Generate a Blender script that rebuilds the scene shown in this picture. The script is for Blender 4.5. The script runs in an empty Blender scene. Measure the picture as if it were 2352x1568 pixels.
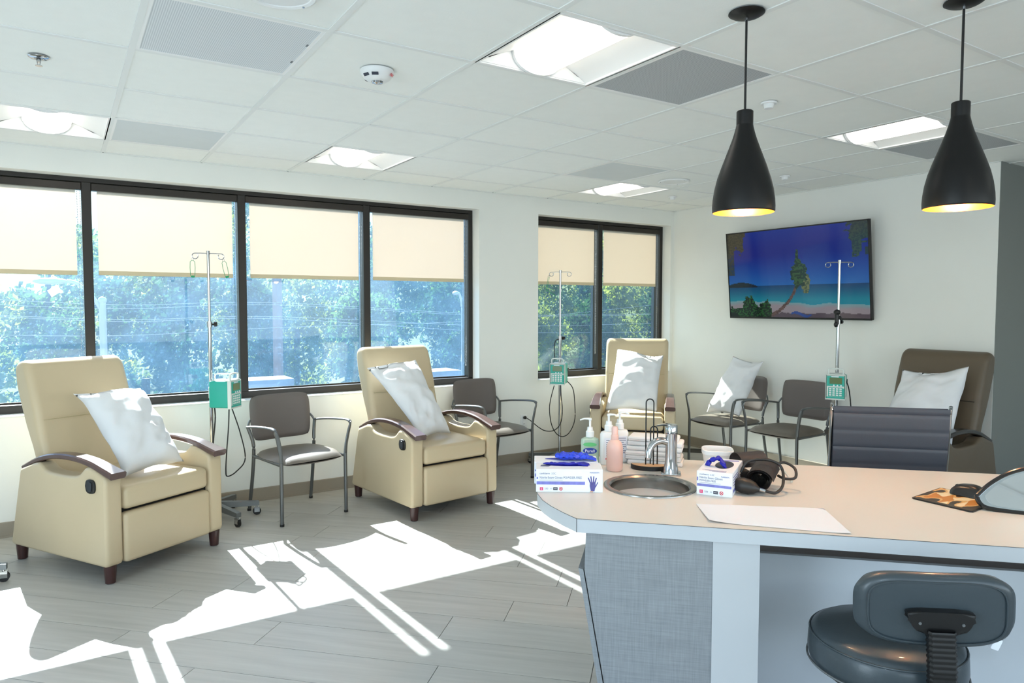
import bpy, bmesh, math, random
from mathutils import Vector, Matrix, noise
R2 = math.sqrt(2.0); PI = math.pi
random.seed(7)
S = bpy.context.scene
COL = S.collection
H = 2.51                      # ceiling height
YW = 2.875                    # window wall, room face
XT = 5.36                     # screen wall, room face
T = 0.6096                    # ceiling module

# ------------------------------------------------------------------ camera
F_PX = 1607.69
CAM = Vector((-0.26598, -2.6134, 1.4876))
YAW, PITCH, ROLL = 0.572199, -0.050698, 0.00086
fw = Vector((math.sin(YAW)*math.cos(PITCH), math.cos(YAW)*math.cos(PITCH), math.sin(PITCH)))
rt = Vector((math.cos(YAW), -math.sin(YAW), 0)); up = rt.cross(fw)
rt, up = math.cos(ROLL)*rt + math.sin(ROLL)*up, -math.sin(ROLL)*rt + math.cos(ROLL)*up
cd = bpy.data.cameras.new('camera'); cam = bpy.data.objects.new('camera', cd); COL.objects.link(cam)
cd.sensor_width = 36; cd.lens = F_PX/2352*36; cd.clip_start = 0.05; cd.clip_end = 500
m3 = Matrix((rt, up, -fw)).transposed()
cam.matrix_world = Matrix.Translation(CAM) @ m3.to_4x4()
S.camera = cam

# ------------------------------------------------------------------ world, sun, daylight
w = bpy.data.worlds.new('sky'); S.world = w; w.use_nodes = True
nt = w.node_tree; nt.nodes.clear()
sky = nt.nodes.new('ShaderNodeTexSky'); sky.sky_type = 'NISHITA'; sky.sun_disc = False
sky.sun_elevation = math.radians(37); sky.sun_rotation = math.radians(-3)
bg = nt.nodes.new('ShaderNodeBackground'); bg.inputs['Strength'].default_value = 0.16
wo = nt.nodes.new('ShaderNodeOutputWorld')
nt.links.new(sky.outputs[0], bg.inputs[0]); nt.links.new(bg.outputs[0], wo.inputs[0])

SUN_DIR = Vector((0.05, -1.0, -0.757))
sd = bpy.data.lights.new('sun', 'SUN'); so = bpy.data.objects.new('sun', sd); COL.objects.link(so)
sd.energy = 15.0; sd.angle = math.radians(0.53); sd.color = (1.0, 0.95, 0.88)
so.rotation_euler = SUN_DIR.to_track_quat('-Z', 'Y').to_euler(); so.location = (0, 20, 16)

def area(name, loc, direction, sx, sy, energy, color, portal=False):
    l = bpy.data.lights.new(name, 'AREA'); o = bpy.data.objects.new(name, l); COL.objects.link(o)
    l.shape = 'RECTANGLE'; l.size = sx; l.size_y = sy; l.energy = energy; l.color = color
    o.location = loc; o.rotation_euler = Vector(direction).to_track_quat('-Z', 'Z').to_euler()
    if portal: l.cycles.is_portal = True
    return o
# daylight entering by a long window outside the picture at left; a soft fill lamp is added behind the camera
area('west_window_daylight', (-3.58, -1.9, 1.55), (1, 0, 0.12), 6.0, 1.5, 100, (0.70, 0.87, 1.0))
area('south_fill', (1.9, -6.0, 1.55), (0, 1, 0.12), 8.4, 1.5, 42, (0.80, 0.91, 1.0))
# the photographer's flash, on the camera: the pendant's shadow on the screen wall points back to it
area('camera_flash', (-0.33, -2.72, 1.69), (math.sin(YAW), math.cos(YAW), 0.02), 0.16, 0.10, 5, (0.66, 0.85, 1.0))
area('portal_window_1', (-0.09, 3.14, 1.57), (0, -1, 0), 5.9, 1.6, 1, (1, 1, 1), True)
area('portal_window_2', (4.44, 3.14, 1.57), (0, -1, 0), 1.75, 1.6, 1, (1, 1, 1), True)

S.view_settings.view_transform = 'Standard'; S.view_settings.look = 'None'
S.view_settings.gamma = 1.0; S.view_settings.use_curve_mapping = False
S.view_settings.exposure = 1.15

# ------------------------------------------------------------------ materials
def lin(c):
    return tuple(((v/255)/12.92 if v/255 <= 0.04045 else ((v/255+0.055)/1.055)**2.4) for v in c) + (1.0,)
MATS = {}
def mat(name, rgb, rough=0.5, metal=0.0, var=0.04, scale=8.0, bump=0.0, bscale=60.0, spec=0.5, emit=None, estr=0.0, coat=0.0, stretch=None, sheen=0.0, trans=0.0, alpha=None, rand=0.0):
    if name in MATS: return MATS[name]
    m = bpy.data.materials.new(name); m.use_nodes = True; t = m.node_tree; N = t.nodes; L = t.links
    b = N['Principled BSDF']
    b.inputs['Roughness'].default_value = rough; b.inputs['Metallic'].default_value = metal
    b.inputs['Specular IOR Level'].default_value = spec; b.inputs['Coat Weight'].default_value = coat
    b.inputs['Sheen Weight'].default_value = sheen; b.inputs['Transmission Weight'].default_value = trans
    c = lin(rgb)
    tc = N.new('ShaderNodeTexCoord'); mp = N.new('ShaderNodeMapping'); L.new(tc.outputs['Object'], mp.inputs['Vector'])
    if stretch: mp.inputs['Scale'].default_value = stretch
    if rand:
        oi = N.new('ShaderNodeObjectInfo'); vm = N.new('ShaderNodeVectorMath'); vm.operation = 'ADD'
        ml = N.new('ShaderNodeMath'); ml.operation = 'MULTIPLY'; ml.inputs[1].default_value = 37.0
        L.new(oi.outputs['Random'], ml.inputs[0]); L.new(tc.outputs['Object'], vm.inputs[0]); L.new(ml.outputs[0], vm.inputs[1]); L.new(vm.outputs[0], mp.inputs['Vector'])
    nz = N.new('ShaderNodeTexNoise'); nz.inputs['Scale'].default_value = scale; nz.inputs['Detail'].default_value = 4
    L.new(mp.outputs[0], nz.inputs['Vector'])
    rp = N.new('ShaderNodeMapRange'); rp.inputs['From Min'].default_value = .25; rp.inputs['From Max'].default_value = .75
    rp.inputs['To Min'].default_value = 1-var; rp.inputs['To Max'].default_value = 1+var
    L.new(nz.outputs['Fac'], rp.inputs['Value'])
    mx = N.new('ShaderNodeVectorMath'); mx.operation = 'SCALE'; mx.inputs[0].default_value = c[:3]
    if rand:
        r2 = N.new('ShaderNodeMapRange'); r2.inputs['To Min'].default_value = 1-rand; r2.inputs['To Max'].default_value = 1+rand
        L.new(oi.outputs['Random'], r2.inputs['Value'])
        mm = N.new('ShaderNodeMath'); mm.operation = 'MULTIPLY'; L.new(r2.outputs[0], mm.inputs[0]); L.new(rp.outputs[0], mm.inputs[1]); L.new(mm.outputs[0], mx.inputs['Scale'])
    else:
        L.new(rp.outputs[0], mx.inputs['Scale'])
    L.new(mx.outputs[0], b.inputs['Base Color'])
    if bump:
        n2 = N.new('ShaderNodeTexNoise'); n2.inputs['Scale'].default_value = bscale; n2.inputs['Detail'].default_value = 3
        L.new(mp.outputs[0], n2.inputs['Vector'])
        bp = N.new('ShaderNodeBump'); bp.inputs['Strength'].default_value = bump; bp.inputs['Distance'].default_value = 0.004
        L.new(n2.outputs['Fac'], bp.inputs['Height']); L.new(bp.outputs[0], b.inputs['Normal'])
    if emit:
        b.inputs['Emission Color'].default_value = lin(emit); b.inputs['Emission Strength'].default_value = estr
    if alpha is not None: b.inputs['Alpha'].default_value = alpha
    MATS[name] = m; return m

M_WALL = mat('wall_paint', (234, 235, 230), .6, var=.012, scale=3, bump=.05, bscale=180)
M_GREYWALL = mat('grey_wall_paint', (122, 126, 122), .6, var=.015, scale=3, bump=.05, bscale=180)
M_CEIL = mat('ceiling_tile_white', (242, 244, 240), .85, var=.012, scale=14, bump=.12, bscale=160, spec=.2, rand=.012)
M_TEE = mat('tee_bar_white', (232, 234, 231), .5, var=.01)
M_BASE = mat('baseboard_taupe', (150, 141, 127), .55, var=.03)
M_FRAME = mat('window_frame_bronze', (44, 41, 38), .42, .35, var=.05)
M_FRAME2 = mat('fascia_bronze', (52, 47, 43), .32, .5, var=.04)
M_FLOOR = mat('floor_plank_vinyl', (176, 174, 168), .42, var=.11, scale=2.2, bump=.03, bscale=9, stretch=(1.0, 14.0, 1.0), rand=.05, spec=.45)
M_FLOORBASE = mat('floor_joint', (60, 57, 52), .8)
M_BEIGE = mat('beige_vinyl', (198, 180, 148), .42, var=.02, scale=3, bump=.06, bscale=240, spec=.45)
M_BROWN = mat('taupe_brown_vinyl', (98, 86, 70), .45, var=.03, scale=3, bump=.06, bscale=240, spec=.4)
M_WOOD = mat('dark_walnut_arm', (78, 54, 50), .28, var=.16, scale=4, stretch=(10, 1, 6), coat=.35)
M_BLACKARM = mat('black_arm', (22, 21, 20), .3, var=.05, coat=.2)
M_LEG = mat('mahogany_leg', (58, 30, 28), .35, var=.1, coat=.2)
M_BLACK = mat('black_plastic', (16, 16, 17), .4, var=.05)
M_GAP = mat('dark_gap_fabric', (14, 13, 12), .9)
M_PILLOW = mat('pillow_linen_white', (228, 229, 231), .75, var=.01, scale=5, bump=.05, bscale=40, spec=.2)
M_CHFAB = mat('chair_taupe_vinyl', (104, 96, 92), .5, var=.03, bump=.08, bscale=260)
M_CHSEAT = mat('chair_seat_vinyl', (112, 104, 94), .42, var=.03, bump=.08, bscale=260)
M_CHMET = mat('chair_grey_metal', (104, 106, 106), .35, .6, var=.04)
M_CHROME = mat('chrome', (186, 188, 190), .1, 1.0, var=.02)
M_STEEL = mat('brushed_steel', (150, 147, 142), .24, 1.0, var=.05, scale=20, stretch=(1, 1, 12))
M_GREYBASE = mat('pole_base_grey', (120, 124, 126), .4, .6, var=.04)
M_TEAL = mat('pump_teal', (32, 168, 150), .4, var=.03)
M_PUMPW = mat('pump_white', (214, 220, 214), .4, var=.02)
M_LCD = mat('pump_display', (92, 112, 62), .25, var=.05)
M_KEY = mat('pump_keys', (226, 232, 228), .5)
M_GREENWIRE = mat('green_wire', (22, 150, 96), .4)
M_CABLE = mat('black_cable', (20, 20, 22), .5)
M_TOP = mat('counter_laminate', (224, 216, 206), .35, var=.015, scale=4)
M_EDGE = mat('counter_edge_band', (190, 194, 198), .4, var=.01)
M_LINE = mat('edge_seam', (70, 74, 78), .6)
M_CABWHITE = mat('cabinet_white', (188, 191, 194), .45, var=.012)
M_MODESTY = mat('modesty_panel_grey', (196, 202, 208), .5, var=.015)
M_NAVY = mat('navy_grey_vinyl', (66, 70, 80), .45, var=.03, bump=.05, bscale=200)
M_STOOL = mat('stool_slate_vinyl', (56, 66, 72), .36, var=.06, scale=5, bump=.08, bscale=120, coat=.1)
M_PEND = mat('pendant_black', (11, 11, 12), .4, var=.04, spec=.35)
M_GOLD = mat('pendant_gold_lining', (204, 104, 22), .4, .3, var=.03)
M_BULB = mat('pendant_bulb', (255, 220, 170), .4, emit=(255, 196, 120), estr=3)
M_LENS = mat('troffer_lens', (250, 250, 246), .5, emit=(255, 250, 240), estr=1.5)
M_TROF = mat('troffer_white', (240, 240, 238), .5, var=.01)
M_WHITEP = mat('white_plastic', (232, 233, 232), .4, var=.012)
M_PAPER = mat('paper_white', (232, 236, 244), .7, var=.008)
M_TOWEL = mat('paper_towel_white', (238, 238, 238), .85, var=.02, bump=.15, bscale=90)
M_BOX = mat('glove_box_card', (236, 238, 244), .5, var=.008)
M_BLUEG = mat('blue_nitrile', (40, 72, 214), .45, var=.06, scale=30)
M_BLUEGD = mat('blue_nitrile_dark', (22, 28, 160), .5, var=.06, scale=30)
M_PURPLE = mat('print_violet', (122, 124, 196), .5, var=.22, scale=60, stretch=(1, .2, .2))
M_INK = mat('print_grey_ink', (106, 112, 140), .6)
M_PINK = mat('print_pink', (226, 70, 120), .5)
M_RED = mat('print_red', (214, 60, 70), .5)
M_DKINK = mat('print_dark_ink', (52, 56, 70), .6)
M_HAND = mat('print_glove_violet', (86, 84, 150), .5, var=.2, scale=90)
M_SKIN = mat('print_skin', (214, 170, 150), .6)
M_BLUSH = mat('pink_bottle', (232, 190, 178), .3, var=.015, coat=.2)
M_LABELBL = mat('label_blue', (30, 58, 150), .5)
M_LABELGR = mat('label_green', (96, 190, 120), .5)
M_OAKTOP = mat('holder_wood', (206, 166, 124), .5, var=.12, scale=6, stretch=(1, 9, 1))
M_CUFF = mat('cuff_grey_nylon', (88, 82, 82), .5, var=.08, bump=.2, bscale=220)
M_CUFFIN = mat('cuff_black_lining', (26, 24, 24), .7, var=.1, bump=.25, bscale=90)
M_RUBBER = mat('black_rubber', (38, 34, 32), .45, var=.05)
M_CLEAR = mat('clear_tube', (206, 204, 196), .3, var=.03)
M_MOUSE = mat('mouse_black', (30, 28, 27), .28, var=.05)
M_TRUNK = mat('tree_bark', (74, 62, 50), .9, var=.2)
M_POLEM = mat('lamp_post_pale_metal', (206, 208, 206), .5, .1)
M_UPOLE = mat('utility_pole_wood', (140, 112, 96), .9, var=.15)
M_GRASS = mat('hillside_grass', (86, 104, 58), .95, var=.35, scale=.35)
M_ROAD = mat('asphalt', (112, 114, 118), .9, var=.08, scale=2)
M_PALE = mat('pale_concrete', (140, 142, 152), .8, var=.04)

def leafmat(name, rgb):
    m = bpy.data.materials.new(name); m.use_nodes = True; t = m.node_tree; N = t.nodes; L = t.links
    b = N['Principled BSDF']; out = N['Material Output']
    nz = N.new('ShaderNodeTexNoise'); nz.inputs['Scale'].default_value = .9
    tc = N.new('ShaderNodeTexCoord'); L.new(tc.outputs['Object'], nz.inputs['Vector'])
    rp = N.new('ShaderNodeValToRGB'); c = lin(rgb)
    rp.color_ramp.elements[0].position = .3; rp.color_ramp.elements[1].position = .72
    rp.color_ramp.elements[0].color = (c[0]*.55, c[1]*.6, c[2]*.6, 1); rp.color_ramp.elements[1].color = (c[0]*1.5, c[1]*1.4, c[2]*1.1, 1)
    L.new(nz.outputs['Fac'], rp.inputs[0]); L.new(rp.outputs[0], b.inputs['Base Color']); b.inputs['Roughness'].default_value = .9; b.inputs['Specular IOR Level'].default_value = .1
    tr = N.new('ShaderNodeBsdfTranslucent'); L.new(rp.outputs[0], tr.inputs[0])
    mx = N.new('ShaderNodeMixShader'); mx.inputs[0].default_value = .45
    L.new(b.outputs[0], mx.inputs[1]); L.new(tr.outputs[0], mx.inputs[2]); L.new(mx.outputs[0], out.inputs[0])
    return m
LEAVES = [leafmat('foliage_green', (70, 104, 52)), leafmat('foliage_deep_green', (44, 74, 44)), leafmat('foliage_yellow_green', (126, 142, 62))]

def glassmat(name, dust_haze, tint):
    m = bpy.data.materials.new(name); m.use_nodes = True; t = m.node_tree; N = t.nodes; L = t.links
    N.remove(N['Principled BSDF']); out = N['Material Output']
    tr = N.new('ShaderNodeBsdfTransparent'); tr.inputs[0].default_value = tint
    gl = N.new('ShaderNodeBsdfGlossy'); gl.inputs['Roughness'].default_value = .01
    lw = N.new('ShaderNodeLayerWeight'); lw.inputs['Blend'].default_value = .5
    pw = N.new('ShaderNodeMath'); pw.operation = 'POWER'; pw.inputs[1].default_value = 3.0; L.new(lw.outputs['Facing'], pw.inputs[0])
    ma = N.new('ShaderNodeMath'); ma.operation = 'MULTIPLY_ADD'; ma.inputs[1].default_value = .4; ma.inputs[2].default_value = .03; L.new(pw.outputs[0], ma.inputs[0])
    mx = N.new('ShaderNodeMixShader'); L.new(ma.outputs[0], mx.inputs[0]); L.new(tr.outputs[0], mx.inputs[1]); L.new(gl.outputs[0], mx.inputs[2])
    tl = N.new('ShaderNodeBsdfTranslucent'); tl.inputs[0].default_value = (.30, .62, 1.0, 1)  # dust layer tinted blue, so the sun's haze is put into its colour
    tc = N.new('ShaderNodeTexCoord'); nz = N.new('ShaderNodeTexNoise'); nz.inputs['Scale'].default_value = 2.6; nz.inputs['Detail'].default_value = 6; nz.inputs['Roughness'].default_value = .6
    L.new(tc.outputs['Object'], nz.inputs['Vector'])
    n2 = N.new('ShaderNodeTexNoise'); n2.inputs['Scale'].default_value = 60; n2.inputs['Detail'].default_value = 2; L.new(tc.outputs['Object'], n2.inputs['Vector'])
    mr = N.new('ShaderNodeMapRange'); mr.inputs['From Min'].default_value = .3; mr.inputs['From Max'].default_value = .72; mr.inputs['To Min'].default_value = dust_haze*.6; mr.inputs['To Max'].default_value = dust_haze*1.4
    L.new(nz.outputs['Fac'], mr.inputs['Value'])
    m2 = N.new('ShaderNodeMapRange'); m2.inputs['From Min'].default_value = .62; m2.inputs['From Max'].default_value = .78; m2.inputs['To Max'].default_value = dust_haze*1.6
    L.new(n2.outputs['Fac'], m2.inputs['Value'])
    ad = N.new('ShaderNodeMath'); ad.operation = 'ADD'; L.new(mr.outputs[0], ad.inputs[0]); L.new(m2.outputs[0], ad.inputs[1])
    mz = N.new('ShaderNodeMixShader'); L.new(ad.outputs[0], mz.inputs[0]); L.new(mx.outputs[0], mz.inputs[1]); L.new(tl.outputs[0], mz.inputs[2])
    L.new(mz.outputs[0], out.inputs[0]); return m
M_GLASS1 = glassmat('window_glass_dust_haze', .036, (.88, .95, 1.0, 1))  # real dust plus extra amount standing in for glare towards the sun
M_GLASS2 = glassmat('window_glass', .014, (.80, .86, .86, 1))

def shademat():
    m = bpy.data.materials.new('shade_fabric_cream'); m.use_nodes = True; t = m.node_tree; N = t.nodes; L = t.links
    N.remove(N['Principled BSDF']); out = N['Material Output']
    df = N.new('ShaderNodeBsdfDiffuse'); df.inputs[0].default_value = (.70, .66, .56, 1)
    tl = N.new('ShaderNodeBsdfTranslucent'); tl.inputs[0].default_value = (.76, .61, .50, 1)
    rf = N.new('ShaderNodeBsdfRefraction'); rf.inputs['IOR'].default_value = 1.6; rf.inputs['Roughness'].default_value = .55; rf.inputs['Color'].default_value = (1, .975, .92, 1)
    wv = N.new('ShaderNodeTexNoise'); wv.inputs['Scale'].default_value = 240; tc = N.new('ShaderNodeTexCoord'); L.new(tc.outputs['Object'], wv.inputs['Vector'])
    bp = N.new('ShaderNodeBump'); bp.inputs['Strength'].default_value = .1; bp.inputs['Distance'].default_value = .001; L.new(wv.outputs['Fac'], bp.inputs['Height'])
    L.new(bp.outputs[0], df.inputs['Normal'])
    a = N.new('ShaderNodeMixShader'); a.inputs[0].default_value = .58; L.new(tl.outputs[0], a.inputs[1]); L.new(rf.outputs[0], a.inputs[2])
    b = N.new('ShaderNodeMixShader'); b.inputs[0].default_value = .45; L.new(df.outputs[0], b.inputs[1]); L.new(a.outputs[0], b.inputs[2])
    L.new(b.outputs[0], out.inputs[0]); return m
M_SHADE = shademat()
M_HEM = mat('shade_hem_cream', (206, 192, 160), .7, var=.01)

def perfmat(name, light, dark, k):
    m = bpy.data.materials.new(name); m.use_nodes = True; t = m.node_tree; N = t.nodes; L = t.links
    b = N['Principled BSDF']; b.inputs['Roughness'].default_value = .6
    tc = N.new('ShaderNodeTexCoord'); sp = N.new('ShaderNodeSeparateXYZ'); L.new(tc.outputs['Object'], sp.inputs[0])
    outs = []
    for ax in ('X', 'Y'):
        a = N.new('ShaderNodeMath'); a.operation = 'MULTIPLY'; a.inputs[1].default_value = k; L.new(sp.outputs[ax], a.inputs[0])
        s = N.new('ShaderNodeMath'); s.operation = 'SINE'; L.new(a.outputs[0], s.inputs[0]); outs.append(s)
    ml = N.new('ShaderNodeMath'); ml.operation = 'ADD'; L.new(outs[0].outputs[0], ml.inputs[0]); L.new(outs[1].outputs[0], ml.inputs[1])
    mr = N.new('ShaderNodeMapRange'); mr.inputs['From Min'].default_value = .1; mr.inputs['From Max'].default_value = .8; L.new(ml.outputs[0], mr.inputs['Value'])
    mc = N.new('ShaderNodeMix'); mc.data_type = 'RGBA'; mc.inputs[6].default_value = lin(light); mc.inputs[7].default_value = lin(dark)
    L.new(mr.outputs[0], mc.inputs[0]); L.new(mc.outputs[2], b.inputs['Base Color'])
    return m
M_VENTL = perfmat('perforated_metal_light', (226, 230, 232), (182, 188, 192), 2*PI/.0075)
M_VENTD = perfmat('perforated_metal_grey', (196, 200, 202), (112, 116, 120), 2*PI/.0075)
M_VENTP = mat('plain_diffuser_panel', (206, 214, 216), .4, var=.02)

def weave():
    m = bpy.data.materials.new('woven_grey_laminate'); m.use_nodes = True; t = m.node_tree; N = t.nodes; L = t.links
    b = N['Principled BSDF']; b.inputs['Roughness'].default_value = .55
    tc = N.new('ShaderNodeTexCoord'); res = []
    for sc in ((6, 6, 160), (160, 160, 8)):
        mp = N.new('ShaderNodeMapping'); mp.inputs['Scale'].default_value = sc; L.new(tc.outputs['Object'], mp.inputs[0])
        nz = N.new('ShaderNodeTexNoise'); nz.inputs['Scale'].default_value = 1.6; nz.inputs['Detail'].default_value = 3; L.new(mp.outputs[0], nz.inputs['Vector']); res.append(nz)
    ad = N.new('ShaderNodeMath'); ad.operation = 'ADD'; L.new(res[0].outputs['Fac'], ad.inputs[0]); L.new(res[1].outputs['Fac'], ad.inputs[1])
    mr = N.new('ShaderNodeMapRange'); mr.inputs['From Min'].default_value = .65; mr.inputs['From Max'].default_value = 1.35; L.new(ad.outputs[0], mr.inputs['Value'])
    mc = N.new('ShaderNodeMix'); mc.data_type = 'RGBA'; mc.inputs[6].default_value = lin((124, 128, 132)); mc.inputs[7].default_value = lin((146, 150, 154))
    L.new(mr.outputs[0], mc.inputs[0]); L.new(mc.outputs[2], b.inputs['Base Color']); return m
M_WEAVE = weave()

def vcolmat(name, emit=0.0, rough=.3, spec=.5):
    m = bpy.data.materials.new(name); m.use_nodes = True; t = m.node_tree; N = t.nodes; L = t.links
    b = N['Principled BSDF']; at = N.new('ShaderNodeAttribute'); at.attribute_name = 'pic'
    b.inputs['Roughness'].default_value = rough; b.inputs['Specular IOR Level'].default_value = spec
    if emit:
        b.inputs['Base Color'].default_value = (.008, .008, .01, 1)
        L.new(at.outputs['Color'], b.inputs['Emission Color']); b.inputs['Emission Strength'].default_value = emit
    else: L.new(at.outputs['Color'], b.inputs['Base Color'])
    return m
M_SCREEN = vcolmat('tv_picture', .42, .10, .35)
M_PADPIC = vcolmat('mouse_pad_picture', 0, .4)
M_MIRROR = mat('mirror_silver', (226, 230, 232), .03, 1.0, var=.002)
M_BEVEL = mat('mirror_bevel', (206, 214, 218), .12, 1.0, var=.002)

# ------------------------------------------------------------------ mesh helpers
class MB:
    def __init__(s): s.bm = bmesh.new()
    def _tag(s, verts, M):
        if M is not None: bmesh.ops.transform(s.bm, matrix=M, verts=verts)
        return s
    def box(s, x0, x1, y0, y1, z0, z1, bev=0.0, seg=2, M=None):
        g = bmesh.ops.create_cube(s.bm, size=1.0)['verts']
        bmesh.ops.transform(s.bm, matrix=Matrix.Translation(((x0+x1)/2, (y0+y1)/2, (z0+z1)/2)) @ Matrix.Diagonal((x1-x0, y1-y0, z1-z0, 1)), verts=g)
        if bev:
            es = list({e for v in g for e in v.link_edges})
            r = bmesh.ops.bevel(s.bm, geom=es, offset=bev, segments=seg, profile=.5, affect='EDGES', clamp_overlap=True)
            g = list({v for f in r['faces'] for v in f.verts} | {v for v in g if v.is_valid})
        return s._tag(g, M)
    def cyl(s, p0, p1, r0, r1=None, n=16, cap=True):
        r1 = r0 if r1 is None else r1
        p0, p1 = Vector(p0), Vector(p1); d = p1-p0
        q = d.to_track_quat('Z', 'Y').to_matrix()
        a, b = [], []
        for i in range(n):
            c, k = math.cos(2*PI*i/n), math.sin(2*PI*i/n)
            a.append(s.bm.verts.new(p0+q @ Vector((c*r0, k*r0, 0)))); b.append(s.bm.verts.new(p1+q @ Vector((c*r1, k*r1, 0))))
        for i in range(n):
            j = (i+1) % n; s.bm.faces.new((a[i], a[j], b[j], b[i]))
        if cap: s.bm.faces.new(a[::-1]); s.bm.faces.new(b)
        return s
    def tube(s, pts, r, n=8, wy=1.0, closed=False, upv=(0, 0, 1), cap=True, radii=None):
        pts = [Vector(p) for p in pts]; rings = []; N = len(pts); upv = Vector(upv)
        for i, p in enumerate(pts):
            if closed: d = pts[(i+1) % N]-pts[i-1]
            else: d = pts[min(i+1, N-1)]-pts[max(i-1, 0)]
            d.normalize(); a = d.cross(upv)
            if a.length < 1e-4: a = d.cross(Vector((1, 0, 0)) if abs(d.x) < .9 else Vector((0, 1, 0)))
            a.normalize(); b = a.cross(d); rr = radii[i] if radii else r
            rings.append([s.bm.verts.new(p+a*(math.cos(2*PI*k/n)*rr)+b*(math.sin(2*PI*k/n)*rr*wy)) for k in range(n)])
        for i in range(N if closed else N-1):
            A, B = rings[i], rings[(i+1) % N]
            for k in range(n):
                j = (k+1) % n; s.bm.faces.new((A[k], A[j], B[j], B[k]))
        if cap and not closed: s.bm.faces.new(rings[0][::-1]); s.bm.faces.new(rings[-1])
        return s
    def ribbon(s, pts, w, h, side=(1, 0, 0), bev=0.0):
        # rectangular section swept along pts; w along side, h across
        pts = [Vector(p) for p in pts]; side = Vector(side); rings = []; N = len(pts)
        for i, p in enumerate(pts):
            d = (pts[min(i+1, N-1)]-pts[max(i-1, 0)]).normalized(); nrm = d.cross(side).normalized()
            ww = w[i] if isinstance(w, (list, tuple)) else w; hh = h[i] if isinstance(h, (list, tuple)) else h
            c = min(ww, hh)*.22
            sec = [(-ww/2+c, -hh/2), (ww/2-c, -hh/2), (ww/2, -hh/2+c), (ww/2, hh/2-c), (ww/2-c, hh/2), (-ww/2+c, hh/2), (-ww/2, hh/2-c), (-ww/2, -hh/2+c)]
            rings.append([s.bm.verts.new(p+side*a+nrm*b) for a, b in sec])
        for i in range(N-1):
            A, B = rings[i], rings[i+1]
            for k in range(8):
                j = (k+1) % 8; s.bm.faces.new((A[k], A[j], B[j], B[k]))
        s.bm.faces.new(rings[0][::-1]); s.bm.faces.new(rings[-1]); return s
    def lathe(s, prof, n=32, c=(0, 0, 0), cap0=False, cap1=False, sx=1.0, sy=1.0, power=2.0):
        rings = []
        for r, z in prof:
            ring = []
            for i in range(n):
                a = 2*PI*i/n; ca, sa = math.cos(a), math.sin(a)
                k = 1.0 if power == 2 else (abs(ca)**power+abs(sa)**power)**(-1/power)
                ring.append(s.bm.verts.new((c[0]+ca*r*k*sx, c[1]+sa*r*k*sy, c[2]+z)))
            rings.append(ring)
        for A, B in zip(rings, rings[1:]):
            for i in range(n):
                j = (i+1) % n; s.bm.faces.new((A[i], A[j], B[j], B[i]))
        if cap0: s.bm.faces.new(rings[0][::-1])
        if cap1: s.bm.faces.new(rings[-1])
        return s
    def prism(s, poly, a0, a1, axis='z', bev=0.0, seg=2, M=None):
        # poly: 2-D points; axis z: (x,y); axis x: (y,z); axis y: (x,z)
        def P(p, a): return {'z': (p[0], p[1], a), 'x': (a, p[0], p[1]), 'y': (p[0], a, p[1])}[axis]
        A = [s.bm.verts.new(P(p, a0)) for p in poly]; B = [s.bm.verts.new(P(p, a1)) for p in poly]; n = len(poly)
        fs = [s.bm.faces.new(A[::-1]), s.bm.faces.new(B)]
        for i in range(n):
            j = (i+1) % n; fs.append(s.bm.faces.new((A[i], A[j], B[j], B[i])))
        g = A+B
        if bev:
            es = [e for f in fs[:2] for e in f.edges]
            r = bmesh.ops.bevel(s.bm, geom=list(set(es)), offset=bev, segments=seg, profile=.5, affect='EDGES', clamp_overlap=True)
            g = list({v for f in r['faces'] for v in f.verts} | {v for v in g if v.is_valid})
        return s._tag(g, M)
    def rounded(s, prof, x0, x1, d, steps=5):
        # profile (y, z) extruded along x with rounded rims: each rim layer is the profile moved inwards
        n = len(prof); P = [Vector((a, b_)) for a, b_ in prof]
        area_ = sum(P[i-1].x*P[i].y-P[i].x*P[i-1].y for i in range(n)); sg = 1 if area_ > 0 else -1
        nrm = []
        for i in range(n):
            e0 = (P[i]-P[i-1]).normalized(); e1 = (P[(i+1) % n]-P[i]).normalized()
            n0, n1 = Vector((-e0.y, e0.x))*sg, Vector((-e1.y, e1.x))*sg; m_ = (n0+n1).normalized()
            nrm.append(m_/max(.55, m_.dot(n0)))
        lay = [(x0+d*(1-math.cos(PI/2*k/steps)), d*(1-math.sin(PI/2*k/steps))) for k in range(steps+1)]
        lay += [(x1-(x-x0), q) for x, q in reversed(lay)]
        rings = [[s.bm.verts.new((x, P[i].x+nrm[i].x*q, P[i].y+nrm[i].y*q)) for i in range(n)] for x, q in lay]
        for A, B in zip(rings, rings[1:]):
            for i in range(n): j = (i+1) % n; s.bm.faces.new((A[i], A[j], B[j], B[i]))
        s.bm.faces.new(rings[0][::-1]); s.bm.faces.new(rings[-1]); return s
    def sphere(s, c, r, sc=(1, 1, 1), u=16, v=10):
        M = Matrix.Translation(c) @ Matrix.Diagonal((sc[0]*r, sc[1]*r, sc[2]*r, 1))
        bmesh.ops.create_uvsphere(s.bm, u_segments=u, v_segments=v, radius=1.0, matrix=M); return s
    def grid(s, P):
        V = [[s.bm.verts.new(p) for p in row] for row in P]
        for i in range(len(V)-1):
            for j in range(len(V[0])-1): s.bm.faces.new((V[i][j], V[i+1][j], V[i+1][j+1], V[i][j+1]))
        return V
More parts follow.
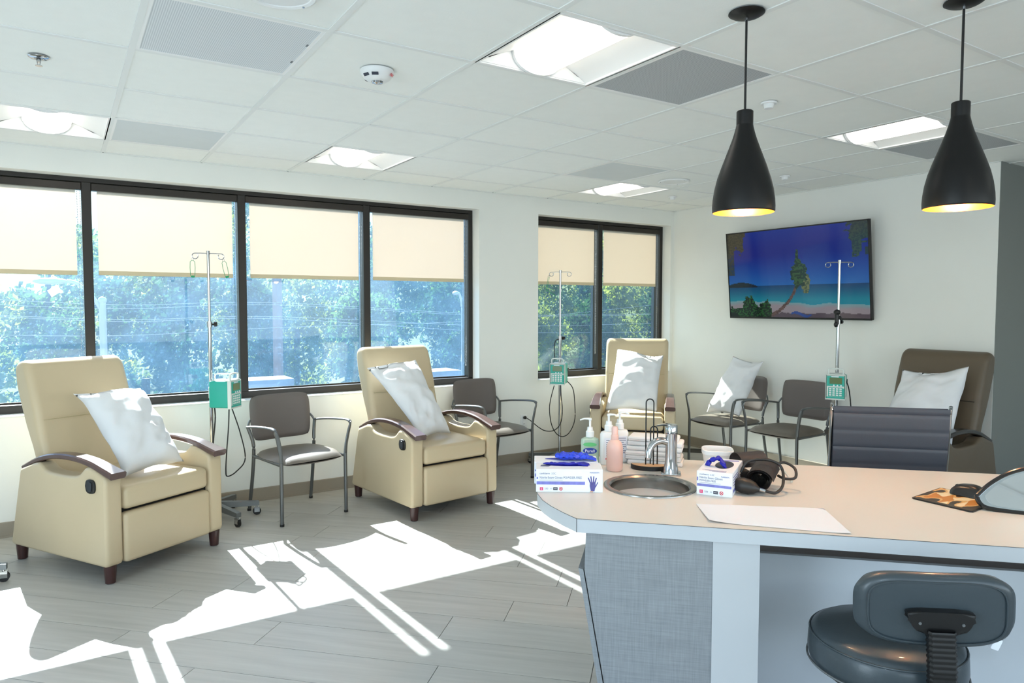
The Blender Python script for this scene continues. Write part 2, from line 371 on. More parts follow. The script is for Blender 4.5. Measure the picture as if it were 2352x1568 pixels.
    def build(s, name, m, parent=None, smooth=True, M=None, angle=35):
        bmesh.ops.recalc_face_normals(s.bm, faces=s.bm.faces)
        me = bpy.data.meshes.new(name)
        if smooth:
            ca = math.radians(angle)
            for f in s.bm.faces: f.smooth = True
            for e in s.bm.edges:
                if len(e.link_faces) == 2 and e.calc_face_angle(0) > ca: e.smooth = False
        s.bm.to_mesh(me); s.bm.free()
        me.materials.append(m)
        o = bpy.data.objects.new(name, me); COL.objects.link(o)
        if parent: o.parent = parent
        if M is not None: o.matrix_local = M
        return o

def tag(o, label, cat, group=None):
    o['label'] = label; o['category'] = cat
    if group: o['group'] = group
    return o
def struct(o): o['kind'] = 'structure'; return o
def empty(name, loc=(0, 0, 0), rz=0.0):
    o = bpy.data.objects.new(name, None); COL.objects.link(o); o.empty_display_size = .1
    o.location = loc; o.rotation_euler = (0, 0, rz); return o
def copy_tree(o, parent=None):
    c = o.copy(); COL.objects.link(c); c.parent = parent
    for ch in o.children: copy_tree(ch, c)
    return c
def clone(o, name, label, loc, rz, group=None):
    c = copy_tree(o); c.name = name; c.location = loc; c.rotation_euler = (0, 0, rz); c['label'] = label
    if group: c['group'] = group
    return c
def text(name, body, size, m, parent, M, align='LEFT', depth=.0002, sx=1.0):
    cu = bpy.data.curves.new(name, 'FONT'); cu.body = body; cu.size = size; cu.extrude = depth; cu.align_x = align; cu.resolution_u = 3
    tmp = bpy.data.objects.new(name, cu); COL.objects.link(tmp); bpy.context.view_layer.update()
    me = bpy.data.meshes.new_from_object(tmp.evaluated_get(bpy.context.evaluated_depsgraph_get()))
    bpy.data.objects.remove(tmp); bpy.data.curves.remove(cu)
    me.materials.clear(); me.materials.append(m)
    o = bpy.data.objects.new(name, me); COL.objects.link(o)
    if parent: o.parent = parent
    o.matrix_local = M @ Matrix.Diagonal((sx, 1, 1, 1)); return o
def bez(p, n=10):
    # Catmull-Rom through the points
    p = [Vector(q) for q in p]; out = []
    for i in range(len(p)-1):
        a, b, c, d = p[max(i-1, 0)], p[i], p[i+1], p[min(i+2, len(p)-1)]
        for k in range(n):
            t = k/n
            out.append(.5*((2*b)+(c-a)*t+(2*a-5*b+4*c-d)*t*t+(3*b-a-3*c+d)*t**3))
    out.append(p[-1]); return out
def dense(pts, n=4, closed=True):
    q = [(a, b_, 0) for a, b_ in pts]; q = [q[-1]]+q+[q[0], q[1]] if closed else q
    r_ = bez(q, n); r_ = r_[n:-n-1] if closed else r_
    return [(v.x, v.y) for v in r_]
def st(s, t, z=0.0): return Vector(((s+t)/R2, (s-t)/R2, z))     # counter axes: s across, t along
FRONT = Matrix.Rotation(PI/2, 4, 'X')                             # text upright, facing -Y

# ------------------------------------------------------------------ floor
X0, X1, Y0 = -3.6, 7.4, -6.1
floor = struct(MB().box(X0, X1, Y0, YW+.02, -.12, -.004).build('floor', M_FLOORBASE, smooth=False))
PW, PL = .2290, 1.478
def clip(poly, f):
    out = []
    for i in range(len(poly)):
        a, b = poly[i-1], poly[i]; fa, fb = f(a), f(b)
        if fa*fb < 0: q = fa/(fa-fb); out.append((a[0]+(b[0]-a[0])*q, a[1]+(b[1]-a[1])*q))
        if fb >= 0: out.append(b)
    return out
known = {-1: .765, 0: -.086, 1: .689, 2: .938, 4: 1.12}
full_me = None; cnt = 0
for k in range(-24, 36):
    s0 = .662+PW*k; off = known.get(k, random.uniform(0, PL))
    for j in range(-7, 9):
        t0 = off+j*PL; g = .0014
        poly = [(s0+g, t0+g), (s0+g, t0+PL-g), (s0+PW-g, t0+PL-g), (s0+PW-g, t0+g)]
        xy = [((s+t)/R2, (s-t)/R2) for s, t in poly]
        c = clip(clip(clip(clip(xy, lambda p: p[0]-X0), lambda p: X1-p[0]), lambda p: p[1]-Y0), lambda p: YW-p[1])
        if len(c) < 3: continue
        cx, cy = sum(p[0] for p in c)/len(c), sum(p[1] for p in c)/len(c)
        if (cx > 5.5 and cy > -.25) or cy < -5.2 and cx < 0 or cx < -3.0: continue
        ox, oy = st(s0+PW/2, t0+PL/2)[:2]
        isfull = c == xy or all(abs(a[0]-b[0])+abs(a[1]-b[1]) < 1e-9 for a, b in zip(sorted(c), sorted(xy))) and len(c) == 4
        ang = -PI/4; ca, sa = math.cos(-ang), math.sin(-ang)
        if isfull and full_me: o = bpy.data.objects.new('floor_plank', full_me); COL.objects.link(o)
        else:
            lp = [((p[0]-ox)*ca-(p[1]-oy)*sa, (p[0]-ox)*sa+(p[1]-oy)*ca) for p in c]
            o = MB().prism(lp, -.004, 0.0, 'z').build('floor_plank', M_FLOOR, smooth=False)
            if isfull: full_me = o.data
        o.parent = floor; o.location = (ox, oy, 0); o.rotation_euler = (0, 0, ang); cnt += 1

# ------------------------------------------------------------------ walls
W1 = (-3.10, 2.917); W2 = (3.565, 5.316); ZS, ZH = .775, 2.356; YB = 3.13
b = MB()
b.box(X0-.2, XT+.3, YW, YB, -.12, ZS); b.box(X0-.2, XT+.3, YW, YB, ZH, 2.75)
for a, c in ((X0-.2, W1[0]), (W1[1], W2[0]), (W2[1], XT+.3)): b.box(a, c, YW, YB, ZS, ZH)
struct(b.build('wall_north', M_WALL, smooth=False))
struct(MB().box(XT, XT+.2, -.271, YW, -.12, 2.75).build('wall_east', M_WALL, smooth=False))
struct(MB().box(XT+.004, X1, -.274, -.15, -.12, 2.75).build('wall_return', M_GREYWALL, smooth=False))
struct(MB().box(X1, X1+.2, Y0-.2, -.15, -.12, 2.75).build('wall_corridor', M_WALL, smooth=False))
b = MB(); b.box(X0-.2, X0, Y0-.2, YW, -.12, .8); b.box(X0-.2, X0, Y0-.2, YW, 2.3, 2.75); b.box(X0-.2, X0, Y0-.2, -4.9, .8, 2.3); b.box(X0-.2, X0, 1.1, YW, .8, 2.3)
struct(b.build('wall_west', M_WALL, smooth=False))
b = MB(); b.box(X0, X1, Y0-.2, Y0, -.12, .8); b.box(X0, X1, Y0-.2, Y0, 2.3, 2.75); b.box(X0, -2.3, Y0-.2, Y0, .8, 2.3); b.box(6.1, X1, Y0-.2, Y0, .8, 2.3)
struct(b.build('wall_south', M_WALL, smooth=False))
struct(MB().box(X0, XT, YW-.012, YW, 0.0, .10, .004).box(X0, XT, YW-.02, YW-.011, 0, .012).build('baseboard_north', M_BASE, smooth=False))
struct(MB().box(XT-.012, XT, -.27, YW-.012, 0.0, .10, .004).box(XT-.02, XT-.011, -.27, YW-.02, 0, .012).build('baseboard_east', M_BASE, smooth=False))

# ------------------------------------------------------------------ ceiling
ceil = struct(MB().box(X0, X1, Y0, YB, H+.09, H+.16).build('ceiling', M_TEE, smooth=False))
LIGHTS = [(2, -1), (6, -1), (-1, 3), (2, 3), (6, 3), (-2, -1), (2, -5), (6, -5), (-2, -5)]
VENTS = {(0, 0): M_VENTL, (3, -1): M_VENTD, (7, -1): M_VENTD, (5, 2): M_VENTP, (0, 3): M_VENTP}
tile_me = None
for i in range(-6, 12):
    for j in range(-10, 5):
        if (i, j) in LIGHTS or (i, j) in VENTS: continue
        x0, x1, y0, y1 = i*T, (i+1)*T, j*T, (j+1)*T
        x0, x1, y0, y1 = max(x0, X0), min(x1, X1), max(y0, Y0), min(y1, YW)
        if y0 > -.3: x1 = min(x1, XT)
        if x1-x0 < .03 or y1-y0 < .03: continue
        full = x1-x0 > T-1e-6 and y1-y0 > T-1e-6
        hx, hy = (x1-x0)/2-.003, (y1-y0)/2-.003
        if full and tile_me: o = bpy.data.objects.new('ceiling_tile', tile_me); COL.objects.link(o)
        else:
            o = MB().box(-hx, hx, -hy, hy, 0, .015, .002, 1).build('ceiling_tile', M_CEIL, smooth=False)
            if full: tile_me = o.data
        o.parent = ceil; o.location = ((x0+x1)/2, (y0+y1)/2, H+.0045)
for i in range(-5, 13):
    x = i*T; y1 = YW if x < XT else -.27
    MB().box(x-.012, x+.012, Y0, y1, H, H+.004).box(x-.002, x+.002, Y0, y1, H+.004, H+.03).build('tee_bar', M_TEE, ceil, False)
for j in range(-9, 5):
    y = j*T; x1 = XT if y > -.3 else X1
    MB().box(X0, x1, y-.012, y+.012, H+.0008, H+.0042).build('tee_bar', M_TEE, ceil, False)
MB().box(X0, XT, YW-.022, YW, H-.0005, H+.004).box(XT-.022, XT, -.27, YW, H-.0005, H+.004).build('wall_angle', M_TEE, ceil, False)
for i in range(-3, 9):
    if i*T < XT: MB().box(i*T-.006, i*T+.006, YW-.024, YW-.018, H-.0012, H+.004).build('tee_gap', M_BLACK, ceil, False)

def troffer(i, j, label, group='recessed ceiling lights'):
    r = empty('ceiling_light', ((i+.5)*T, (j+.5)*T, H)); a = T/2-.006
    tag(r, label, 'ceiling light', group)
    MB().box(-a, a, -a, -a+.014, 0.0, .03).box(-a, a, a-.014, a, 0.0, .03).box(-a, -a+.014, -a+.014, a-.014, 0, .03).box(a-.014, a, -a+.014, a-.014, 0, .03).build('trim_frame', M_TROF, r, False)
    for sgn in (-1, 1):
        P = []
        for k in range(7):
            q = k/6; x = sgn*(a-.014-(a-.014-.10)*q); z = .008+.075*q**.8
            P.append([(x, -a+.014, z), (x, a-.014, z)])
        m = MB(); m.grid(P); m.build('reflector', M_TROF, r)
        e = MB(); yy = sgn*(a-.014)
        e.prism([(-a+.014, .006), (a-.014, .006), (.12, .084), (-.12, .084)], yy-.003, yy+.003, 'y'); e.build('end_plate', M_TROF, r, False)
    MB().box(-a, a, -a, a, .086, .0895).build('housing', M_TROF, r, False)
    m = MB(); P = []
    for k in range(13):
        an = PI*k/12; P.append([(.115*math.cos(an), -.262, .080-.084*math.sin(an)**.8), (.115*math.cos(an), .262, .080-.084*math.sin(an)**.8)])
    m.grid(P)
    for yy in (-.262, .262):
        m.bm.faces.new([m.bm.verts.new((.115*math.cos(PI*k/12), yy, .080-.084*math.sin(PI*k/12)**.8)) for k in range(13)])
    m.build('lens', M_LENS, r)
    for yy in (-.272, .272):
        MB().prism([(.125*math.cos(PI*k/12), .084-.092*math.sin(PI*k/12)**.8) for k in range(13)], yy-.008, yy+.008, 'y').build('lens_cap', M_TROF, r, True)
    return r
LL = {(2, -1): 'large bright recessed ceiling light beside the dark perforated vent, nearest the camera',
      (6, -1): 'recessed ceiling light beside the right pendant lamp and grey vent',
      (-1, 3): 'recessed ceiling light at the left edge above the left window pane',
      (2, 3): 'recessed ceiling light above the third window pane near the window wall',
      (6, 3): 'small far recessed ceiling light near the corner above the two-pane window',
      (-2, -1): 'recessed ceiling light overhead left of the camera, outside the picture',
      (2, -5): 'recessed ceiling light behind the camera, nearer the left',
      (6, -5): 'recessed ceiling light behind the camera, at the right',
      (-2, -5): 'recessed ceiling light behind the camera, far left'}
for ij in LIGHTS: troffer(ij[0], ij[1], LL[ij])

def vent(i, j, m, label):
    r = empty('ceiling_vent', ((i+.5)*T, (j+.5)*T, H)); a = T/2-.012
    tag(r, label, 'ceiling vent', 'ceiling vents')
    MB().box(-a+.012, a-.012, -a+.012, a-.012, .003, .007).build('face_panel', m, r, False)
    f = MB(); f.box(-a, a, -a, -a+.013, .001, .012).box(-a, a, a-.013, a, .001, .012).box(-a, -a+.013, -a+.013, a-.013, .001, .012).box(a-.013, a, -a+.013, a-.013, .001, .012); f.build('vent_frame', M_TROF, r, False)
    for yy in ((-.11, .11) if m is M_VENTL else ()): MB().box(a-.022, a-.015, yy-.01, yy+.01, .001, .003).build('latch', M_GREYBASE, r, False)
VL = {(0, 0): 'large pale perforated ceiling vent at top left', (3, -1): 'dark grey perforated ceiling vent next to the largest light',
      (7, -1): 'grey perforated ceiling vent behind the right pendant', (5, 2): 'plain pale ceiling diffuser panel before the small far light',
      (0, 3): 'plain pale ceiling diffuser panel right of the left-edge light'}
for k, m in VENTS.items(): vent(k[0], k[1], m, VL[k])

# ------------------------------------------------------------------ windows
YF, YG, YSH = 2.995, 3.075, 3.022
def window(name, x0, x1, mulls, glass):
    b = MB(); f = .045
    b.box(x0, x1, YF, YB-.01, ZS, ZS+f+.012, .003, 1).box(x0, x1, YF, YB-.01, ZH-.032, ZH+.02, .003, 1)
    b.box(x0, x0+f, YF, YB-.01, ZS+f, ZH-.03, .003, 1).box(x1-f, x1, YF, YB-.01, ZS+f, ZH-.03, .003, 1)
    root = struct(b.build(name, M_FRAME, smooth=False))
    xs = [x0+f]
    for m in mulls:
        MB().box(m-.029, m+.029, YF-.004, YB-.012, ZS+f+.01, ZH-.03, .004, 1).build('mullion', M_FRAME, root, False)
        xs += [m-.029, m+.029]
    xs.append(x1-f)
    for a, c in zip(xs[::2], xs[1::2]):
        MB().box(a, c, YG-.003, YG+.003, ZS+f+.012, ZH-.032).build('pane', glass, root, False)
        MB().box(a, c, YG-.014, YG-.004, ZS+f+.012, ZS+f+.024).build('glazing_bead', M_FRAME, root, False)
    return list(zip(xs[::2], xs[1::2]))
P1 = window('window_1', W1[0], W1[1], [-2.11, -1.105, -.10, .905, 1.90], M_GLASS1)
P2 = window('window_2', W2[0], W2[1], [4.43], M_GLASS2)
struct(MB().box(W1[0], W1[1], YW-.006, YF, ZS-.004, ZS+.004, .002, 1).build('trim_1', M_WALL, smooth=False))
struct(MB().box(W2[0], W2[1], YW-.006, YF, ZS-.004, ZS+.004, .002, 1).build('trim_2', M_WALL, smooth=False))

def shade(x0, x1, label, zb=1.695, chain=None, chz=1.0):
    r = empty('roller_shade', ((x0+x1)/2, YSH, zb)); hw = (x1-x0)/2; tag(r, label, 'window shade', 'cream roller shades')
    MB().box(-hw, hw, -.03, .022, 2.272-zb, ZH-.036-zb, .003, 1).build('fascia', M_FRAME2, r, False)
    g = .034
    MB().box(-hw+g, hw-g, -.0008, .0008, .028, 2.30-zb).build('fabric', M_SHADE, r, False)
    MB().box(-hw+g, hw-g, -.005, .005, 0, .03, .003, 1).build('hem_bar', M_HEM, r, False)
    if chain:
        m = MB(); z = 2.27-zb
        for dx in (-.009, .009):
            n = int((2.27-chz)/.011)
            for k in range(n):
                bmesh.ops.create_icosphere(m.bm, subdivisions=1, radius=.0032, matrix=Matrix.Translation((hw-.016+dx*(1 if k < n-3 else .5), -.006+dx*.3, z-k*.011)))
        m.build('bead_chain', M_CHROME, r)
for k, (a, c) in enumerate(P1[1:]):
    shade(a, c, ['cream roller shade outside the picture, left of the leftmost visible pane', 'cream roller shade of the leftmost visible pane, cut by the picture edge',
                 'cream roller shade behind the leftmost metal drip pole', 'cream roller shade of the third pane, above the taupe chair',
                 'cream roller shade at the right end of the long window'][k], 1.692+.003*k, True, .92 if k == 4 else .85)
shade(P1[0][0], P1[0][1], 'cream roller shade farthest left, outside the picture')
for k, (a, c) in enumerate(P2):
    shade(a, c, ['peach-lit roller shade on the left half of the small window', 'peach-lit roller shade on the right half of the small window'][k], 1.70, True, .98 if k == 0 else .9)

# ------------------------------------------------------------------ recliners
def recliner(name, label, vinyl, armm, legm):
    r = empty(name); tag(r, label, 'recliner', 'clinic recliners')
    scoop = dense([(.20, .597), (.155, .602), (.125, .590), (.095, .572), (.04, .562), (-.06, .560), (-.16, .564), (-.215, .576), (-.248, .600), (-.275, .620), (-.315, .623)], 4, False)
    prof = [(-.445, .125), (-.438, .104), (-.42, .095), (0, .093), (.42, .092), (.44, .098), (.446, .115), (.39, .335), (.338, .535), (.328, .553)]+scoop+[(-.38, .603), (-.43, .583), (-.443, .568), (-.445, .53), (-.445, .33)]
    for sx in (-1, 1):
        x0, x1 = sorted((sx*.278, sx*.375))
        MB().rounded(prof, x0, x1, .020, 5).build('arm_panel', vinyl, r, angle=60)
        path = bez([(sx*.327, .345, .552), (sx*.327, .20, .612), (sx*.327, .05, .647), (sx*.327, -.12, .656), (sx*.327, -.28, .641), (sx*.327, -.40, .612), (sx*.327, -.485, .590)], 4)
        n = len(path); ws = [.058+.034*(i/(n-1))**1.5 for i in range(n)]; hs = [.026+.012*(i/(n-1)) for i in range(n)]
        MB().ribbon(path, ws, hs).build('armrest_cap', armm, r, angle=40)
        for y in (-.408, .405):
            l = MB().cyl((sx*.335, y, .10), (sx*.335, y, .006), .033, .026, 18).build('leg', legm, r)
            MB().cyl((0, 0, .006), (0, 0, 0), .022, .02, 14).build('glide', M_CHROME, l, M=Matrix.Translation((sx*.335, y, 0)))
    # backrest: side profile across the width
    bp = [(.15, .44), (.20, .60), (.262, .80), (.268, .845), (.30, .95), (.345, 1.08), (.372, 1.135), (.42, 1.163), (.47, 1.155), (.497, 1.12), (.495, 1.06), (.475, .97), (.405, .78), (.325, .60), (.30, .40)]
    bk = MB().rounded(dense(bp, 3), -.305, .305, .042, 7).build('backrest', vinyl, r, angle=60)
    MB().tube([(x*.27, .2635+.004*abs(x), .822) for x in (-1, -.6, -.2, .2, .6, 1)], .0025, 6).build('back_seam', M_GAP if vinyl is M_BROWN else mat('beige_seam', (180, 166, 130), .6), bk)
    m = MB(); m.box(-.272, .272, -.448, .21, .384, .505, .03, 4)
    for v in m.bm.verts:
        if v.co.z > .46: v.co.z += .016*(1-(v.co.x/.28)**2)
    m.build('seat_cushion', vinyl, r, angle=60)
    m = MB(); m.box(-.275, .275, -.452, -.39, .098, .370, .022, 3)
    for v in m.bm.verts:
        if v.co.y < -.42: v.co.y -= .012*(1-((v.co.z-.23)/.16)**2)
    m.build('footrest_panel', vinyl, r, angle=60)
    MB().box(-.277, .277, -.41, .36, .13, .395).build('inner_frame', M_GAP, r, False)
    ov = lambda ry, rz_: [(-.329+ry*math.copysign(abs(math.cos(k*PI/14))**.7, math.cos(k*PI/14)), .526+rz_*math.copysign(abs(math.sin(k*PI/14))**.7, math.sin(k*PI/14))) for k in range(28)]
    h = MB().prism(ov(.040, .038), -.384, -.370, 'x', .003, 2).build('release_bezel', M_BLACK, r)
    MB().prism(ov(.018, .028), -.389, -.383, 'x', .002, 1).build('release_paddle', mat('paddle_grey', (44, 50, 56), .3), h)
    return r
RC1 = recliner('recliner', 'beige recliner with walnut arms at left, nearest the camera', M_BEIGE, M_WOOD, M_LEG)
RC1.location = (.0017, 2.1697, 0); RC1.rotation_euler = (0, 0, math.radians(30.45))
RC2 = clone(RC1, 'recliner', 'beige recliner standing between the two taupe armchairs by the long window', (2.035, 2.216, 0), math.radians(7.15))
RC3 = clone(RC1, 'recliner', 'beige recliner in the far corner before the small window', (4.287, 2.305, 0), math.radians(-45.5))
RC4 = recliner('recliner', 'dark taupe brown recliner with black arms beside the grey wall', M_BROWN, M_BLACKARM, M_LEG)
RC4.location = (4.80, -.012, 0); RC4.rotation_euler = (0, 0, math.radians(-90))

# ------------------------------------------------------------------ guest chairs
def guest():
    r = empty('guest_chair'); tag(r, 'x', 'chair', 'taupe guest chairs with grey metal arms')
    for sx in (-1, 1):
        MB().tube([(sx*.245, -.255, .012), (sx*.243, -.255, .43)], .0125, 12).build('leg', M_CHMET, r)
        MB().tube(bez([(sx*.243, .262, .012), (sx*.238, .215, .25), (sx*.236, .190, .43), (sx*.240, .195, .52), (sx*.262, .222, .615)], 4), .0125, 12).build('leg', M_CHMET, r)
        for y in (-.255, .263): MB().cyl((sx*.2445, y, .016), (sx*.2445, y, 0), .0145, .0145, 12).build('foot_cap', M_BLACK, r)
        p = bez([(sx*.243, -.255, .42), (sx*.25, -.257, .50), (sx*.268, -.262, .59), (sx*.283, -.26, .640), (sx*.287, -.235, .660), (sx*.286, -.15, .660), (sx*.278, .05, .642), (sx*.264, .222, .618)], 5)
        MB().tube(p, .014, 10, wy=.6, upv=(0, .5, .9)).build('armrest', M_CHMET, r)
        MB().tube([(sx*.243, -.25, .412), (sx*.238, .195, .412)], .011, 8).build('side_rail', M_CHMET, r)
        MB().tube(bez([(sx*.262, .222, .612), (sx*.235, .245, .66), (sx*.18, .262, .68)], 4), .008, 8).build('back_bracket', M_CHMET, r)
    MB().tube([(-.24, .15, .405), (.24, .15, .405)], .009, 8).build('cross_rail', M_CHMET, r)
    # seat pad
    n = 18; top, bot = [], []
    m = MB()
    for sgn, zz in ((1, .425), (-1, .422)):
        P = []
        for i in range(n+1):
            row = []
            for j in range(n+1):
                u, v = -1+2*i/n, -1+2*j/n
                x = u*math.sqrt(max(0, 1-.28*v*v))*.255; y = v*math.sqrt(max(0, 1-.28*u*u))*.262-.04
                ed = (1-u**6)*(1-v**6)
                z = zz+sgn*(.030 if sgn > 0 else .022)*ed**.5+(.006*(1-u*u) if sgn > 0 else 0)-(.02*max(0, -v-.5))*1.0
                row.append((x, y, z))
            P.append(row)
        m.grid(P)
    bmesh.ops.remove_doubles(m.bm, verts=m.bm.verts, dist=.0031)
    m.build('seat', M_CHSEAT, r, angle=70)
    m = MB(); W, Hh = .236, .165
    for sgn in (1, -1):
        P = []
        for i in range(n+1):
            row = []
            for j in range(n+1):
                u, v = -1+2*i/n, -1+2*j/n
                tp = 1-.05*(v < 0)*(-v)
                x = u*math.sqrt(max(0, 1-.16*v**6))*W*tp; z = .668+v*math.sqrt(max(0, 1-.16*u**6))*Hh
                ed = ((1-u**8)*(1-v**8))**.5
                y = .268-.05*(1-u*u)*-1*0+.02*v-.034*(u*u)+sgn*.019*ed+.008
                row.append((x, y, z))
            P.append(row)
        m.grid(P)
    bmesh.ops.remove_doubles(m.bm, verts=m.bm.verts, dist=1e-4)
    m.build('backrest', M_CHFAB, r, angle=70)
    return r
CH1 = guest(); CH1.location = (1.1404, 2.4367, 0); CH1.rotation_euler = (0, 0, math.radians(11.4))
CH1['label'] = 'taupe armchair between the two nearer beige recliners under the long window'
CH2 = clone(CH1, 'guest_chair', 'taupe armchair beside the wall outlet, right of the middle recliner', (2.862, 2.565, 0), math.radians(6.4))
CH3 = clone(CH1, 'guest_chair', 'taupe armchair holding a white pillow, under the screen', (4.965, 1.765, 0), math.radians(-90))
CH4 = clone(CH1, 'guest_chair', 'empty taupe armchair under the right part of the screen', (4.965, 1.115, 0), math.radians(-88))

# ------------------------------------------------------------------ pillows
def pillow(label, parentM, corners, seed, thick=.075, flap=.14):
    # corners TL, TR, BR, BL in the seat's own axes; grid between them, inflated and wrinkled
    C = [Vector(c) for c in corners]; n = 34
    nrm = ((C[1]-C[0]).cross(C[3]-C[0])).normalized()
    if nrm.y > 0: nrm = -nrm
    m = MB()
    for sgn in (1, -1):
        P = []
        for i in range(n+1):
            row = []
            for j in range(n+1):
                a, bq = i/n, j/n; u, v = 2*a-1, 2*bq-1
                p = (C[0]*(1-a)+C[1]*a)*bq+(C[3]*(1-a)+C[2]*a)*(1-bq)
                pin_u = .045*(1-v*v)*u**3; pin_v = .05*(1-u*u)*v**3
                ctr = (C[0]+C[1]+C[2]+C[3])/4
                p = p-(C[1]-C[0])*pin_u*.9-(C[0]-C[3])*pin_v*.8
                infl = max(0, (1-u*u))**.5*max(0, 1-v*v)**.5
                fl = max(0, min(1, (1-bq)/flap)); infl *= fl*fl*(3-2*fl)*.9+.1
                q = Vector((u*2.2+seed*7.1, v*2.6, sgn*.7+seed))
                wr = noise.noise(q*.8)*.026+noise.noise(Vector((q.x*.5+q.y*1.5, q.y*.5-q.x*.4, q.z))*1.1)*.019+(.5-abs(noise.noise(Vector((q.x*.7-q.y*.9, q.y*.35+q.x*.3, q.z+4))*1.5)))*.022
                if fl < 1: wr += .022*math.sin(u*2.6+seed)*(1-fl)
                edge = 1-max(abs(u), abs(v))**10
                q0 = Vector((u*2.2+seed*7.1, v*2.6, seed)); wc = noise.noise(q0*.9)*.016+(.022*math.sin(u*2.6+seed)*(1-fl) if fl < 1 else 0)
                p = p+nrm*(sgn*thick*infl*(1.0 if sgn > 0 else .55)+wc*(1-edge)+wr*edge*(1 if sgn > 0 else .5))
                row.append(parentM @ p)
            P.append(row)
        m.grid(P)
    bmesh.ops.remove_doubles(m.bm, verts=m.bm.verts, dist=.004)
    c0 = parentM @ ((C[2]+C[3])/2)
    bmesh.ops.translate(m.bm, verts=m.bm.verts, vec=-c0)
    o = m.build('pillow', M_PILLOW, angle=180); o.location = c0
    return tag(o, label, 'pillow', 'white pillows on the chairs')
def MW(o): return Matrix.Translation(o.location) @ Matrix.Rotation(o.rotation_euler[2], 4, 'Z')
pillow('white pillow slumped on the beige recliner nearest the camera', MW(RC1), [(-.135, .185, .985), (.275, .165, .965), (.235, -.275, .528), (-.165, -.30, .528)], 1, .105)
pillow('white pillow leaning in the beige recliner between the taupe armchairs', MW(RC2), [(-.355, .205, 1.03), (.085, .22, 1.075), (.125, -.20, .53), (-.18, -.27, .53)], 2, .08, .2)
pillow('white pillow standing in the recliner in the far corner', MW(RC3), [(-.185, .235, 1.065), (.262, .215, 1.025), (.215, -.28, .528), (-.26, -.25, .528)], 3, .085, .22)
pillow('white pillow standing on the taupe armchair under the screen', MW(CH3), [(-.085, .175, 1.005), (.262, .165, .985), (.15, -.03, .475), (-.225, -.05, .475)], 4, .085, .2)
pillow('white pillow leaning in the dark brown recliner', MW(RC4), [(-.185, .20, 1.01), (.252, .235, 1.06), (.268, -.02, .54), (-.255, -.04, .54)], 5, .085, .16)

# ------------------------------------------------------------------ drip poles and pumps
def pole(label, loc, rz, top, hookrot=0.0, clampz=1.36, nleg=5, off=0.0, LG=.30):
    r = empty('drip_pole', loc, rz); tag(r, label, 'drip stand', 'wheeled drip poles')
    MB().lathe([(.0, .135), (.035, .133), (.05, .115), (.055, .085), (.04, .07), (0, .07)], 20).build('hub', M_GREYBASE, r)
    for k in range(nleg):
        a = off+2*PI*k/nleg; ca, sa = math.cos(a), math.sin(a)
        M = Matrix.Rotation(a, 4, 'Z')
        l = MB().prism([(.03, .125), (LG, .098), (LG, .068), (.03, .078)], -.017, .017, 'y').build('base_leg', M_GREYBASE, r, False, M)
        e = LG-.015
        MB().cyl((e, 0, .085), (e, 0, .052), .008, n=10).box(e-.018, e+.018, -.014, -.0115, .022, .056).box(e-.018, e+.018, .0115, .014, .022, .056).box(e-.018, e+.018, -.014, .014, .052, .058).build('castor', M_CHROME, l, False)
        MB().cyl((e, -.0095, .0275), (e, .0095, .0275), .0275, n=20).build('wheel', M_BLACK, l)
    MB().cyl((0, 0, .12), (0, 0, clampz), .0127, n=16).build('lower_tube', M_CHROME, r)
    MB().cyl((0, 0, clampz-.02), (0, 0, top), .0095, n=16).build('upper_tube', M_CHROME, r)
    k = MB().cyl((0, 0, clampz-.02), (0, 0, clampz+.02), .0175, n=16).build('clamp_collar', M_CHROME, r)
    MB().cyl((.012, 0, clampz), (.028, 0, clampz), .006, n=8).cyl((.028, 0, clampz), (.048, 0, clampz), .016, n=12).build('clamp_knob', M_BLACK, k)
    MB().cyl((0, 0, top-.005), (0, 0, top+.022), .0115, n=16).build('top_collar', M_CHROME, r)
    Mh = Matrix.Rotation(hookrot, 4, 'Z')
    for sx in (-1, 1):
        pts = [(0, 0, top+.005), (sx*.045, 0, top+.005), (sx*.082, 0, top+.004)]
        for q in range(1, 13):
            a = PI/2-q*2*PI*.86/12
            pts.append((sx*(.082+.019*math.cos(a)), .0, top+.004-.019+.019*math.sin(a)))
        MB().tube(pts, .0032, 8, upv=(0, 1, 0)).build('hook', M_CHROME, r, M=Mh)
    return r

